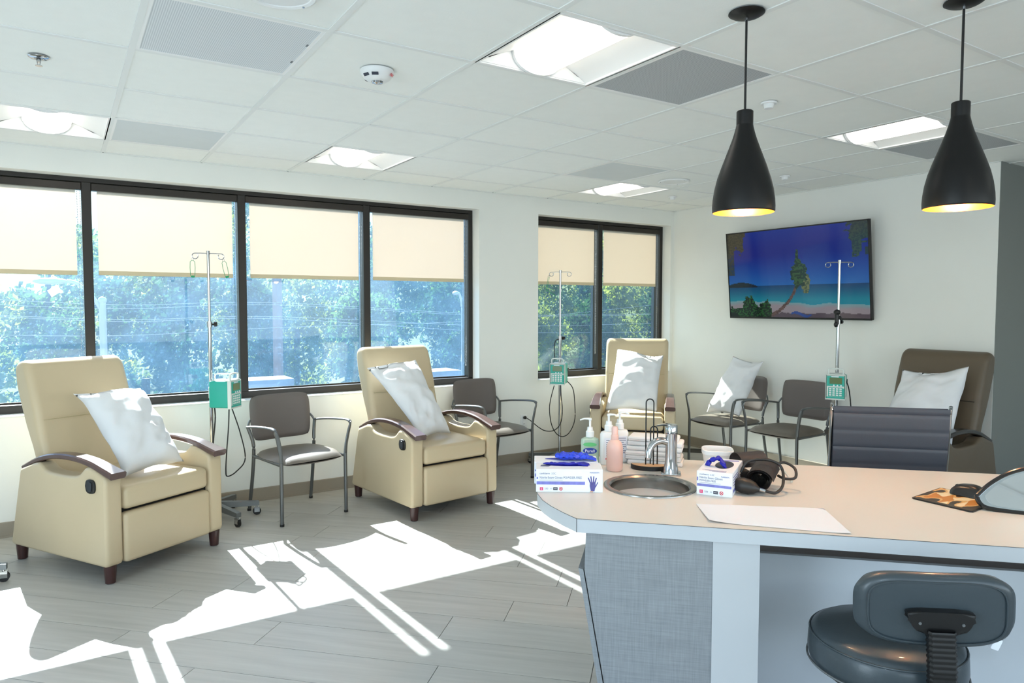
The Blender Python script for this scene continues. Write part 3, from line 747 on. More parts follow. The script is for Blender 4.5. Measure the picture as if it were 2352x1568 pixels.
def pump(label, loc, rz):
    r = empty('infusion_pump', loc, rz); tag(r, label, 'infusion pump', 'teal infusion pumps')
    MB().box(-.068, .068, -.095, .06, 0, .185, .012, 3).build('body', M_TEAL, r)
    MB().box(-.066, .066, -.098, -.06, .182, .192, .004, 2).box(-.055, .055, -.06, .05, .183, .190, .004, 2).build('top_cover', M_PUMPW, r)
    MB().box(-.0705, -.066, -.103, -.078, .0, .188, .002, 1).box(.066, .0705, -.103, -.078, 0, .188, .002, 1).box(-.0705, .0705, -.103, -.078, -.006, .004, .002, 1).build('front_trim', M_PUMPW, r, False)
    MB().box(-.062, .062, -.103, -.094, .004, .182, .003, 2).build('front_plate', M_PUMPW, r)
    MB().box(-.0625, .0625, -.1045, -.1025, .006, .018).box(-.06, .06, -.1045, -.1025, .100, .178).box(.036, .0625, -.1045, -.1025, .02, .085).build('teal_print', M_TEAL, r, False)
    MB().box(-.042, .046, -.1062, -.104, .118, .166, .001, 1).build('display', M_LCD, r, False)
    MB().box(-.03, .022, -.1062, -.104, .169, .176).build('name_strip', M_PAPER, r, False)
    for i in range(4): MB().cyl((-.036+.025*i, -.104, .106), (-.036+.025*i, -.107, .106), .006, n=10).build('button', M_PAPER if i else M_TEAL, r)
    p = MB().box(-.05, .05, -.1048, -.1028, .02, .09).build('keypad', M_TEAL, r, False)
    for i in range(4):
        for j in range(4): MB().box(-.044+.024*i, -.027+.024*i, -.1068, -.1046, .026+.016*j, .037+.016*j).build('key', M_KEY, p, False)
    MB().ribbon(bez([(-.05, -.088, .185), (-.052, -.09, .215), (-.04, -.09, .232), (.04, -.09, .232), (.052, -.09, .215), (.05, -.088, .185)], 4), .014, .01, side=(0, 1, 0)).build('handle', M_PUMPW, r)
    MB().ribbon(bez([(0, .05, .185), (0, .052, .214), (0, .03, .228), (0, -.085, .228)], 4), .014, .009, side=(1, 0, 0)).build('carry_bar', M_PUMPW, r)
    MB().box(-.03, .03, .058, .085, .06, .14, .005, 2).build('pole_clamp', M_PUMPW, r)
    MB().cyl((.03, .075, .125), (.055, .075, .125), .006, n=8).cyl((.055, .075, .125), (.072, .075, .125), .016, .018, n=14).build('clamp_knob', M_BLACK, r)
    return r

def hanger(label, loc, rz, tilt=0, bent=False):
    m = MB(); L = .105
    if not bent:
        pts = [(-.004, 0, 0), (-.014, 0, -.01), (-.016, 0, -.05), (-.013, 0, -L), (0, 0, -L-.008), (.013, 0, -L), (.016, 0, -.05), (.014, 0, -.01), (.004, 0, 0)]
        m.tube(pts, .0018, 6, closed=True, upv=(0, 1, 0)); m.box(-.012, .012, -.004, .004, -L-.012, -L+.002, .003, 1)
    else:
        m.tube([(-.006, 0, 0), (-.024, 0, -.12), (-.018, 0, -.124), (.006, 0, 0)], .0018, 6, closed=True, upv=(0, 1, 0))
        m.tube([(-.022, 0, -.121), (.022, 0, -.146), (.062, 0, -.172)], .0022, 6, upv=(0, 1, 0)).tube([(.05, 0, -.155), (.054, 0, -.172)], .002, 6, upv=(0, 1, 0))
    o = m.build('drip_hanger', M_GREENWIRE); o.location = loc; o.rotation_euler = (0, tilt, rz)
    ring = MB().tube([(.008*math.cos(a*PI/6), 0, .007+.008*math.sin(a*PI/6)) for a in range(12)], .0012, 6, closed=True, upv=(0, 1, 0)).build('ring', M_CHROME, o)
    return tag(o, label, 'hanger', 'green wire drip hangers')

IV1 = pole('chrome drip pole behind the beige recliner nearest the camera', (.591, 2.557, 0), 0, 1.84, math.radians(-5), 1.36, 6, math.radians(-68))
pump('teal infusion pump turned sideways on the drip pole by the long window', (.655, 2.512, .79), math.radians(50))
hanger('closed green wire hanger on the left hook of the window drip pole', (.591-.098, 2.565, 1.795), 0)
hanger('open green wire hanger on the right hook of the window drip pole', (.591+.098, 2.55, 1.795), math.radians(10), math.radians(-12))
IV2 = pole('slim chrome drip pole before the left half of the small window', (3.611, 2.585, 0), 0, 1.795, math.radians(-37), 1.19, off=math.radians(54))
pump('teal infusion pump on the drip pole by the small window', (3.575, 2.545, .778), math.radians(-48))
hanger('bent green wire hanger dangling before the small window', (3.611-.078, 2.60+.058, 1.755), math.radians(-37), 0, True)
IV3 = pole('chrome drip pole between the empty taupe armchair and the brown recliner', (4.85, .613, 0), 0, 1.825, math.radians(-50), 1.365, off=math.radians(36), LG=.235)
pump('teal infusion pump on the drip pole beside the brown recliner', (4.805, .585, .775), math.radians(-62))
# knob cluster on the pole in front of the screen
tag(MB().sphere((0, 0, .065), .026, (1, 1, .9)).cyl((0, 0, .055), (0, 0, -.03), .016, n=12).sphere((.02, -.01, .02), .017).sphere((-.012, 0, -.03), .018, (1, .8, 1.2)).build('pole_clamp', M_BLACK), 'black knobbed clamp on the drip pole in front of the screen', 'clamp').location = (4.833, .613, 1.375)
IV4 = pole('drip pole mostly outside the picture at the left edge, only a castor shows', (-.845, 2.03, 0), 0, 1.8, 0, 1.3, off=math.radians(-8))

def cable(label, pts, r=.0042, m=M_CABLE, name='power_cable', cat='cable'):
    P = bez(pts, 8); c = P[0].copy()
    o = MB().tube([p-c for p in P], r, 8).build(name, m); o.location = c
    return tag(o, label, cat, 'black pump cables')
cable('black cable looping under the sideways pump by the long window', [(.70, 2.52, .79), (.685, 2.47, .66), (.665, 2.44, .50), (.66, 2.46, .36), (.68, 2.52, .30), (.735, 2.50, .33), (.79, 2.47, .42), (.765, 2.49, .60), (.715, 2.52, .785)])
cable('short black cable hanging along the window drip pole', [(.605, 2.53, .98), (.60, 2.52, .86), (.61, 2.525, .72), (.595, 2.53, .55), (.585, 2.53, .38)], .0048)
cable('black cable looping beside the small-window drip pole', [(3.64, 2.52, .80), (3.70, 2.50, .72), (3.715, 2.49, .55), (3.71, 2.49, .42), (3.66, 2.50, .32), (3.60, 2.52, .285), (3.53, 2.53, .32), (3.48, 2.54, .42), (3.47, 2.55, .58), (3.52, 2.55, .76)])
cable('black mains cable running from the wall outlet to the small-window pump', [(3.405, 2.852, .435), (3.42, 2.78, .41), (3.45, 2.70, .36), (3.49, 2.64, .33), (3.56, 2.60, .335), (3.605, 2.565, .40), (3.615, 2.55, .52), (3.60, 2.55, .66), (3.595, 2.55, .775)])
cable('black cable rising behind the small-window pump', [(3.55, 2.58, .99), (3.545, 2.585, 1.08), (3.56, 2.59, 1.16), (3.598, 2.59, 1.185)], .004)
cable('black cable hanging behind the pump beside the brown recliner', [(4.84, .555, .95), (4.86, .52, .86), (4.875, .505, .70), (4.88, .50, .50), (4.87, .53, .30)], .0045)
ol = empty('wall_outlet', (3.402, YW, .40)); tag(ol, 'white wall outlet with a plug, right of the middle taupe armchair', 'outlet')
MB().box(-.038, .038, -.006, 0, -.06, .06, .004, 2).build('cover_plate', M_WHITEP, ol)
for z in (-.028, .028): MB().box(-.017, .017, -.009, -.006, z-.02, z+.02, .004, 2).build('socket', M_WHITEP, ol)
for dx in (-.006, .006): MB().box(dx-.001, dx+.001, -.0095, -.0088, -.034, -.022).build('slot', M_BLACK, ol, False)
pl = MB().cyl((0, -.01, .03), (0, -.028, .034), .014, .016, n=12).build('plug', M_BLACK); pl.location = (3.402, YW, .40)
tag(pl, 'black mains plug in the wall outlet', 'plug')

# ------------------------------------------------------------------ television
tvw, tvh = 1.44, .825
TV = empty('television', (5.262, 1.3215, 1.7815)); tag(TV, 'wall-mounted flat television showing a palm beach picture', 'television')
tilt = math.atan2(.085, .825)
TVM = Matrix.Rotation(-PI/2, 4, 'Z') @ Matrix.Rotation(tilt, 4, 'X')   # local -Y faces the room
MB().box(-tvw/2, tvw/2, 0, .03, -tvh/2, tvh/2, .004, 2).build('case', M_BLACK, TV, M=TVM)
bz = MB(); f = .011
bz.box(-tvw/2, tvw/2, -.006, .0, -tvh/2, -tvh/2+.016).box(-tvw/2, tvw/2, -.006, 0, tvh/2-f, tvh/2).box(-tvw/2, -tvw/2+f, -.006, 0, -tvh/2, tvh/2).box(tvw/2-f, tvw/2, -.006, 0, -tvh/2, tvh/2)
bz.build('bezel', M_BLACK, TV, False, TVM)
MB().box(-.15, .15, .03, .075, -.12, .10).build('wall_bracket', M_BLACK, TV, False, TVM)
# NB local +X of the panel runs to world -Y, which is the right-hand side of the picture
nx, nz_ = 200, 114
def mixc(a, b_, t): t = max(0, min(1, t)); return tuple(a[k]+(b_[k]-a[k])*t for k in range(3))
def pic(u, v):
    # u 0..1 left to right, v 0..1 bottom to top
    n1 = noise.noise(Vector((u*9, v*9, 1.3))); n2 = noise.noise(Vector((u*34, v*30, 4.1))); n3 = noise.noise(Vector((u*70, v*60, 8.1)))
    hz = .365
    if v > hz:
        c = mixc((22, 86, 150), (10, 26, 112), (v-hz)/.36)
        if v > .80: c = mixc(c, (16, 40, 122), (v-.80)/.2)
    else:
        c = mixc((8, 52, 92), (16, 110, 128), (hz-v)/.16)
        shore = .165+.03*n1-.05*(u-.5)
        if v < shore: c = mixc((92, 134, 140), (122, 116, 122), (shore-v)/.05)
        if v < .05+.02*n2: c = (70, 62, 70)
    # far headland at left
    if u < .23 and hz-.015 < v < hz+.045*(1-((u-.10)/.13)**2): c = (18, 26, 38)
    # palm trunk: curve
    for k in range(26):
        q = k/25; px = .34+.17*q**.75+.0; py = .03+.40*q**1.25; px = .34+.185*math.sin(q*PI/2)
        wd = .016-.008*q
        if abs(u-px)*1.74 < wd and abs(v-py) < .02: c = (84, 66, 62) if n3 > 0 else (64, 50, 48)
    # palm crown
    e1 = ((u-.545)/.055)**2+((v-.50)/.15)**2+.9*n2; e2 = ((u-.588)/.032)**2+((v-.40)/.12)**2+.7*n2; e3 = ((u-.525)/.02)**2+((v-.44)/.13)**2+.7*n2
    e4 = ((u-.532-.03*(v-.62))/.012)**2+((v-.63)/.14)**2+.5*n2
    if e2 < 1: c = (92, 98, 62) if n3 > 0 else (58, 72, 48)
    if min(e1, e3, e4) < 1: c = (44, 76, 46) if n3+n2 > .1 else (20, 42, 34)
    # bush bottom left
    if v < .10+.16*math.exp(-((u-.16)/.05)**2)+.10*math.exp(-((u-.29)/.035)**2)+.05*n2 and u < .33+.02*n1: c = (30, 74, 34) if n3 > .12 else (10, 26, 16)
    if v < .05+.04*n2 and u < .06: c = (10, 16, 18)
    # fronds top left / right
    if u < .16 and v > .62+1.9*u+.14*math.sin(u*55+v*6)*.5+.1*n2 and v > .62: c = (60, 58, 40) if n3 > 0 else (40, 42, 34)
    if u < .05 and .50 < v < .74+.05*n2: c = (44, 48, 38) if n3 > 0 else (20, 40, 70)
    if u > .885+.05*n2 and v > .80+.06*n2-.14*(abs(u-.93) < .03): c = (38, 58, 52) if n3 > 0 else (22, 40, 50)
    if u > .98 and .66 < v < .74: c = (24, 40, 46)
    # shadow of the palm on the sand
    if ((u-.55)/.075)**2+((v-.035-.02*math.sin(u*40))/.018)**2 < 1: c = (36, 62, 120)
    return c
me = bpy.data.meshes.new('screen'); vs, fs, cols = [], [], []
for j in range(nz_+1):
    for i in range(nx+1):
        vs.append((-tvw/2+f+(tvw-2*f)*i/nx, -.003, -tvh/2+.016+(tvh-.016-f)*j/nz_))
for j in range(nz_):
    for i in range(nx):
        a = j*(nx+1)+i; fs.append((a, a+1, a+nx+2, a+nx+1)); c = lin(pic((i+.5)/nx, (j+.5)/nz_)); cols += list(c)*4
me.from_pydata(vs, [], fs); at = me.color_attributes.new('pic', 'FLOAT_COLOR', 'CORNER'); at.data.foreach_set('color', cols)
me.materials.append(M_SCREEN); o = bpy.data.objects.new('screen', me); COL.objects.link(o); o.parent = TV; o.matrix_local = TVM

# ------------------------------------------------------------------ pendant lamps
def pendant(label, x, y, zr=1.818):
    r = empty('pendant_lamp', (x, y, H)); tag(r, label, 'pendant lamp', 'black bell pendant lamps')
    z = zr-H
    out = [(.1035, 0), (.1065, .004), (.1070, .02), (.1055, .045), (.1005, .08), (.0915, .118), (.079, .155), (.066, .190), (.054, .222), (.043, .252), (.035, .278), (.0300, .298), (.0285, .306)]
    inn = [(.1035, 0), (.1015, .012), (.100, .045), (.095, .08), (.086, .118), (.0735, .155), (.060, .19), (.048, .222), (.037, .25), (.0, .255)]
    MB().lathe(out, 48, (0, 0, z)).build('shade', M_PEND, r)
    MB().lathe(inn, 48, (0, 0, z)).build('lining', M_GOLD, r)
    MB().lathe([(0, .305), (.0285, .305), (.0285, .352), (.026, .355), (0, .355)], 32, (0, 0, z)).build('neck_cap', M_PEND, r)
    MB().cyl((0, 0, z+.35), (0, 0, -.012), .0042, n=10).build('cord', M_BLACK, r)
    cn = MB().lathe([(0, -.018), (.03, -.016), (.05, -.010), (.0615, -.003), (.0615, 0), (0, 0)], 36).build('ceiling_canopy', M_PEND, r)
    MB().cyl((0, 0, -.026), (0, 0, -.016), .006, n=10).build('strain_relief', M_CHROME, cn)
    MB().sphere((0, 0, z+.085), .030, (1, 1, 1.2)).build('bulb', M_BULB, r)
    l = bpy.data.lights.new('pendant_glow', 'POINT'); l.energy = 5.2; l.color = (1.0, .72, .42); l.shadow_soft_size = .03
    lo = bpy.data.objects.new('pendant_glow', l); COL.objects.link(lo); lo.parent = r; lo.location = (0, 0, z+.012)
    return r
pendant('black bell pendant lamp hanging left, in front of the screen wall', 1.776, -.955)
pendant('black bell pendant lamp hanging right, its canopy cut by the top edge', 2.312, -1.413, 1.822)

# ------------------------------------------------------------------ small ceiling fittings
sm = empty('smoke_alarm', (.92, .315, H)); tag(sm, 'white round smoke alarm with a clear strobe on the ceiling', 'smoke alarm')
MB().lathe([(.072, 0), (.073, -.006), (.070, -.016), (.058, -.034), (.040, -.046), (.0, -.050)], 36, cap0=True).build('housing', M_WHITEP, sm)
MB().lathe([(.026, -.047), (.022, -.055), (.0, -.059)], 20).build('strobe_lens', M_CHROME, sm)
for a in (200, 290, 330): MB().box(-.014, .014, -.002, .002, -.006, .006, M=Matrix.Rotation(math.radians(a), 4, 'Z') @ Matrix.Translation((0, -.0615, -.0305)) @ Matrix.Rotation(math.radians(40), 4, 'X')).build('sensor_slot', M_DKINK, sm, False)
text('fire_lettering', 'FIRE', .017, M_RED, sm, Matrix.Rotation(math.radians(42), 4, 'Z') @ Matrix.Translation((0, -.066, -.030)) @ Matrix.Rotation(math.radians(128), 4, 'X'), 'CENTER', .0004)
sp = empty('sprinkler', (-.315, .91, H)); tag(sp, 'chrome sprinkler head on the ceiling at upper left', 'sprinkler')
MB().lathe([(.038, 0), (.039, -.003), (.030, -.008), (.016, -.009), (.012, -.002)], 28, cap0=True).build('escutcheon', M_CHROME, sp)
MB().cyl((0, 0, 0), (0, 0, -.022), .007, n=10).cyl((.008, 0, -.01), (.003, 0, -.036), .0018, n=6).cyl((-.008, 0, -.01), (-.003, 0, -.036), .0018, n=6).build('head', M_CHROME, sp)
MB().cyl((0, 0, -.036), (0, 0, -.038), .013, n=14).build('deflector', M_CHROME, sp)
def ceilspeaker(label, x, y, rr):
    s_ = empty('ceiling_speaker', (x, y, H)); tag(s_, label, 'ceiling speaker', 'round ceiling speakers')
    MB().lathe([(rr, .003), (rr, -.004), (rr*.93, -.009), (rr*.84, -.006), (rr*.82, -.003)], 40).build('ring', M_WHITEP, s_)
    MB().lathe([(rr*.83, -.003), (rr*.5, -.006), (0, -.007)], 40).build('grille', M_WHITEP, s_)
    for a in (30, 150, 270): MB().cyl((rr*.89*math.cos(math.radians(a)), rr*.89*math.sin(math.radians(a)), -.005), (rr*.89*math.cos(math.radians(a)), rr*.89*math.sin(math.radians(a)), -.010), .004, n=8).build('screw', M_CHROME, s_)
ceilspeaker('white round ceiling speaker cut by the top edge above the pale vent', .36, -.235, .125)
ceilspeaker('white round ceiling speaker near the far small light', 4.005, 1.558, .128)
def sensor(label, x, y):
    s_ = empty('motion_sensor', (x, y, H)); tag(s_, label, 'sensor', 'small white ceiling sensors')
    MB().cyl((0, 0, .002), (0, 0, -.006), .040, .038, n=20).build('base', M_WHITEP, s_)
    MB().cyl((0, 0, -.006), (0, 0, -.028), .026, .022, n=18).build('head', M_WHITEP, s_)
sensor('small white ceiling sensor between the dark vent and left pendant', 2.763, -.30)
sensor('small white ceiling sensor above the television', 4.56, .91)
sensor('tiny white ceiling fitting above the far corner recliner', 4.586, 2.14)

# ------------------------------------------------------------------ counter
ZC = .86
CT = empty('service_counter', (0, 0, 0)); tag(CT, 'long pale laminate counter with a rounded end and sink', 'counter')
arc = [(0, 1.416), (.05, 1.370), (.111, 1.322), (.171, 1.285), (.253, 1.252), (.34, 1.236), (.443, 1.230), (.546, 1.236), (.633, 1.252), (.715, 1.285), (.775, 1.322), (.836, 1.370), (.886, 1.416)]
TEND = 3.55
def xy(s, t): v = st(s, t); return (v.x, v.y)
outl = [xy(*p) for p in arc]+[xy(.886, TEND), xy(0, TEND)]
m = MB(); bm = m.bm; SK = (.425, 1.619, .138)
for z in (ZC, ZC-.041):
    vs = [bm.verts.new((p[0], p[1], z)) for p in outl]; es = [bm.edges.new((vs[i-1], vs[i])) for i in range(len(vs))]
    hc = st(SK[0], SK[1]); hv = [bm.verts.new((hc.x+SK[2]*math.cos(2*PI*k/40), hc.y+SK[2]*math.sin(2*PI*k/40), z)) for k in range(40)]
    es += [bm.edges.new((hv[i-1], hv[i])) for i in range(40)]
    bmesh.ops.triangle_fill(bm, use_beauty=True, edges=es)
m.build('countertop', M_TOP, CT, False)
eb = MB(); A = [eb.bm.verts.new((p[0], p[1], ZC-.0004)) for p in outl]; B = [eb.bm.verts.new((p[0], p[1], ZC-.0415)) for p in outl]
for i in range(len(outl)):
    j = (i+1) % len(outl); eb.bm.faces.new((A[i], A[j], B[j], B[i]))
eb.build('edge_band', M_EDGE, CT)
ln = MB(); sg = [xy(s-.0012 if i == 0 else s, t-.0012) for i, (s, t) in enumerate(arc[:7])]
ln.tube([Vector((p[0], p[1], ZC-.0002)) for p in sg], .0007, 6).tube([Vector((xy(-.0022, 1.415)[0], xy(-.0022, 1.415)[1], ZC-z)) for z in (0, .041)], .0007, 6)
ln.tube([Vector((*xy(-.0021, t), ZC-.0002)) for t in (1.416, 2.4, TEND)], .0006, 6); ln.build('edge_seam', M_LINE, CT)
def sbox(mb, s0, s1, t0, t1, z0, z1):
    P = [xy(s0, t0), xy(s0, t1), xy(s1, t1), xy(s1, t0)]; mb.prism(P, z0, z1, 'z'); return mb
def sprism(mb, poly, s0, s1):       # poly (t, z)
    A = [mb.bm.verts.new(st(s0, t, z)) for t, z in poly]; B = [mb.bm.verts.new(st(s1, t, z)) for t, z in poly]
    mb.bm.faces.new(A); mb.bm.faces.new(B[::-1])
    for i in range(len(poly)): j = (i+1) % len(poly); mb.bm.faces.new((A[i], A[j], B[j], B[i]))
    return mb
sprism(MB(), [(1.441, .8185), (1.806, .8185), (1.806, .0), (1.562, .0), (1.437, .700)], .02, .045).build('front_panel', M_WEAVE, CT, False)
sprism(MB(), [(1.4335, .700), (1.419, .705), (1.540, .0), (1.558, .0)], .0195, .62).build('end_panel', M_WEAVE, CT, False)
sprism(MB(), [(1.4355, .7005), (1.4385, .7005), (1.5625, .0), (1.5585, .0)], .021, .6).build('shadow_gap', M_BLACK, CT, False)
sprism(MB(), [(1.45, .8185), (1.80, .8185), (1.80, .0), (1.575, 0), (1.45, .69)], .046, .70).build('cabinet_body', M_CABWHITE, CT, False)
sbox(MB(), .016, .16, 1.806, 1.934, 0, .8185).build('white_post', M_CABWHITE, CT, False)
sbox(MB(), .33, .35, 1.92, TEND, .06, .684).build('modesty_panel', M_MODESTY, CT, False)
sbox(MB(), .02, .86, TEND-.03, TEND-.005, 0, .8185).build('far_end_panel', M_CABWHITE, CT, False)
sbox(MB(), .80, .82, 1.81, TEND-.03, .05, .8185).build('rear_panel', mat('rear_panel_taupe', (206, 198, 194), .6), CT, False)
for t in (2.56, 3.1): sbox(MB(), .30, .62, t, t+.035, .76, .8185).build('bracket', M_GREYBASE, CT, False)

# sink
SKc = st(SK[0], SK[1], ZC)
sk = empty('bar_sink', SKc); tag(sk, 'small round stainless steel sink set in the counter', 'sink')
MB().lathe([(.160, .0005), (.159, .004), (.152, .0055), (.140, .004), (.134, -.002), (.1325, -.02), (.129, -.13), (.117, -.155), (.08, -.167), (.022, -.170)], 56).build('bowl', M_STEEL, sk)
MB().lathe([(.024, -.169), (.020, -.167), (.0, -.1675)], 24).build('drain', M_CHROME, sk)

# faucet
fa = empty('faucet', st(.622, 1.693, ZC), math.radians(-45)); tag(fa, 'chrome single-lever faucet behind the round sink', 'faucet')
MB().box(-.036, .036, -.030, .030, 0, .007, .002, 2).build('base_plate', M_CHROME, fa)
MB().lathe([(.031, .007), (.027, .02), (.0225, .045), (.0215, .07), (.0215, .150), (.022, .155)], 24, power=3.0, cap1=True).build('column', M_CHROME, fa)
MB().lathe([(.0225, .156), (.0225, .183), (.020, .187), (0, .188)], 24).build('valve_cap', M_CHROME, fa)
MB().ribbon([(-.005, 0, .186), (-.03, -.004, .186), (-.055, -.008, .182)], [.03, .022, .014], [.008, .007, .005], side=(0, 1, 0)).build('lever', M_CHROME, fa)
MB().tube(bez([(-.008, -.004, .118), (-.035, -.018, .128), (-.062, -.034, .122), (-.078, -.044, .098), (-.082, -.048, .068)], 6), .0135, 14).build('spout', M_CHROME, fa)

# paper towel holder
ho = empty('towel_holder', st(.70, 1.613, ZC), math.radians(-45)); tag(ho, 'black wire paper towel holder with half-round wooden base', 'towel holder')
half = [(.072*math.cos(PI+PI*k/20), .052*math.sin(PI+PI*k/20)) for k in range(21)]
MB().prism(half, 0, .017, 'z', .002, 1).build('base_rim', M_BLACK, ho)
MB().prism([(x*.95, y*.95-.001) for x, y in half], .0165, .0185, 'z').build('base_top', M_OAKTOP, ho, False)
def hoop(h, w_, y): return [(-w_, y, .018), (-w_, y, h-w_)]+[(-w_*math.cos(PI*k/10), y, h-w_+w_*math.sin(PI*k/10)) for k in range(1, 10)]+[(w_, y, h-w_), (w_, y, .018)]
MB().tube(hoop(.272, .0145, -.016), .0025, 8, upv=(0, 1, 0)).build('tall_hoop', M_BLACK, ho)
MB().tube([(x+.016, y, z) for x, y, z in hoop(.165, .013, -.004)], .0025, 8, upv=(0, 1, 0)).build('short_hoop', M_BLACK, ho)

# stack of folded paper towels
for k in range(6):
    z = ZC+k*.0188; c = st(.80+.004*math.sin(k*2.1), 1.632+.005*math.cos(k*1.7), z)
    m = MB(); hw, hd = .108, .052; n = 10; P = []
    w2 = hw-(.012 if k == 5 else 0)
    m.box(-w2, w2, -hd, hd, 0, .0178, .006, 2)
    for v in m.bm.verts:
        v.co += Vector((noise.noise(v.co*30+Vector((k, 0, 0))), noise.noise(v.co*30+Vector((0, k, 5))), 0))*.004
    o = m.build('paper_towel_bundle', M_TOWEL); o.location = c; o.rotation_euler = (0, 0, math.radians(-45-6+random.uniform(-2, 2)))
    MB().box(-w2-.001, w2*.4, -hd-.0012, hd*.9, .0085, .0095).build('fold_line', mat('towel_fold', (206, 208, 210), .9), o, False)
    tag(o, ['bottom', 'second from bottom', 'third from bottom', 'third from top', 'second from top', 'topmost'][k]+' bundle of white paper towels in the stack behind the holder', 'paper towels', 'stacked paper towel bundles')

# bottles
def pumptop(r, z, m, rz=0.0, neck=.013, stem=.04, L=.035, clear=None):
    MB().lathe([(neck+.003, z), (neck+.003, z+.022), (neck-.001, z+.026), (neck-.003, z+.04)], 20, cap1=True).build('collar', m, r)
    MB().cyl((0, 0, z+.035), (0, 0, z+.035+stem), .0045, n=10).build('stem', m, r)
    MB().box(-.006, .006, -.006, .006, z+.03+stem, z+.04+stem, .002, 1).ribbon([(-.002, 0, z+.037+stem), (-L*.6, 0, z+.037+stem), (-L, 0, z+.031+stem)], [.011, .009, .007], [.008, .006, .005], side=(0, 1, 0)).build('nozzle', m, r, M=Matrix.Rotation(rz, 4, 'Z'))
B1 = empty('sanitizer_bottle', st(.752, 1.377, ZC), math.radians(-40)); tag(B1, 'clear green hand sanitizer pump bottle with a blue label', 'bottle')
M_GEL = mat('sanitizer_gel', (202, 226, 206), .15, var=.02, trans=.35)
MB().lathe([(.002, .001), (.034, .001), (.036, .006), (.036, .085), (.034, .096), (.016, .104), (.012, .108)], 32, sy=.62, power=4.0, cap0=True, cap1=True).build('bottle_body', M_GEL, B1)
lab = MB().prism([(.028*math.cos(k*PI/12)*1.0, .012*math.sin(k*PI/12)+.052) for k in range(24)], -.0240, -.0232, 'y').build('blue_label', M_LABELBL, B1, False)
text('label_lettering', 'Purell', .017, M_PAPER, lab, Matrix.Translation((0, -.0242, .046)) @ FRONT, 'CENTER', .0002)
MB().prism([(.027*math.cos(k*PI/12), .008*math.sin(k*PI/12)+.077) for k in range(24)], -.0240, -.0232, 'y').build('green_label', M_LABELGR, B1, False)
pumptop(B1, .104, M_WHITEP, 0, .0135, .036, .04)
B2 = empty('lotion_bottle', st(.742, 1.452, ZC), math.radians(-35)); tag(B2, 'tall white pump bottle between the sanitizer and the pink bottle', 'bottle', 'white pump bottles')
MB().lathe([(.002, .001), (.032, .001), (.034, .006), (.034, .118), (.030, .128), (.015, .134)], 32, sy=.7, power=3.5, cap0=True, cap1=True).build('bottle_body', M_WHITEP, B2)
lb = MB().box(-.018, .026, -.0248, -.0238, .02, .108).build('label', M_PAPER, B2, False)
for k in range(8): MB().box(-.012, .020-(.008 if k % 3 == 2 else 0), -.0252, -.0247, .098-k*.0085, .1005-k*.0085).build('label_line', M_INK, lb, False)
MB().box(-.014, -.004, -.0252, -.0247, .022, .029).build('label_flag', M_RED, lb, False)
pumptop(B2, .132, M_WHITEP, math.radians(165), .014, .03, .038)
B3 = clone(B2, 'lotion_bottle', 'white pump bottle mostly hidden behind the pink bottle', st(.80, 1.492, ZC), math.radians(-30), 'white pump bottles')
B4 = empty('soap_bottle', st(.637, 1.483, ZC), math.radians(-45)); tag(B4, 'blush pink soap bottle with rounded shoulders by the sink', 'bottle')
MB().lathe([(.0, .001), (.028, .001), (.0305, .006), (.0315, .02), (.0315, .085), (.030, .098), (.0245, .110), (.0165, .118), (.0135, .120)], 36).build('bottle_body', M_BLUSH, B4)
MB().lathe([(.0145, .119), (.0145, .136), (.0122, .139), (.0122, .162), (.0105, .169), (0, .171)], 28).build('pump_cap', M_BLUSH, B4)

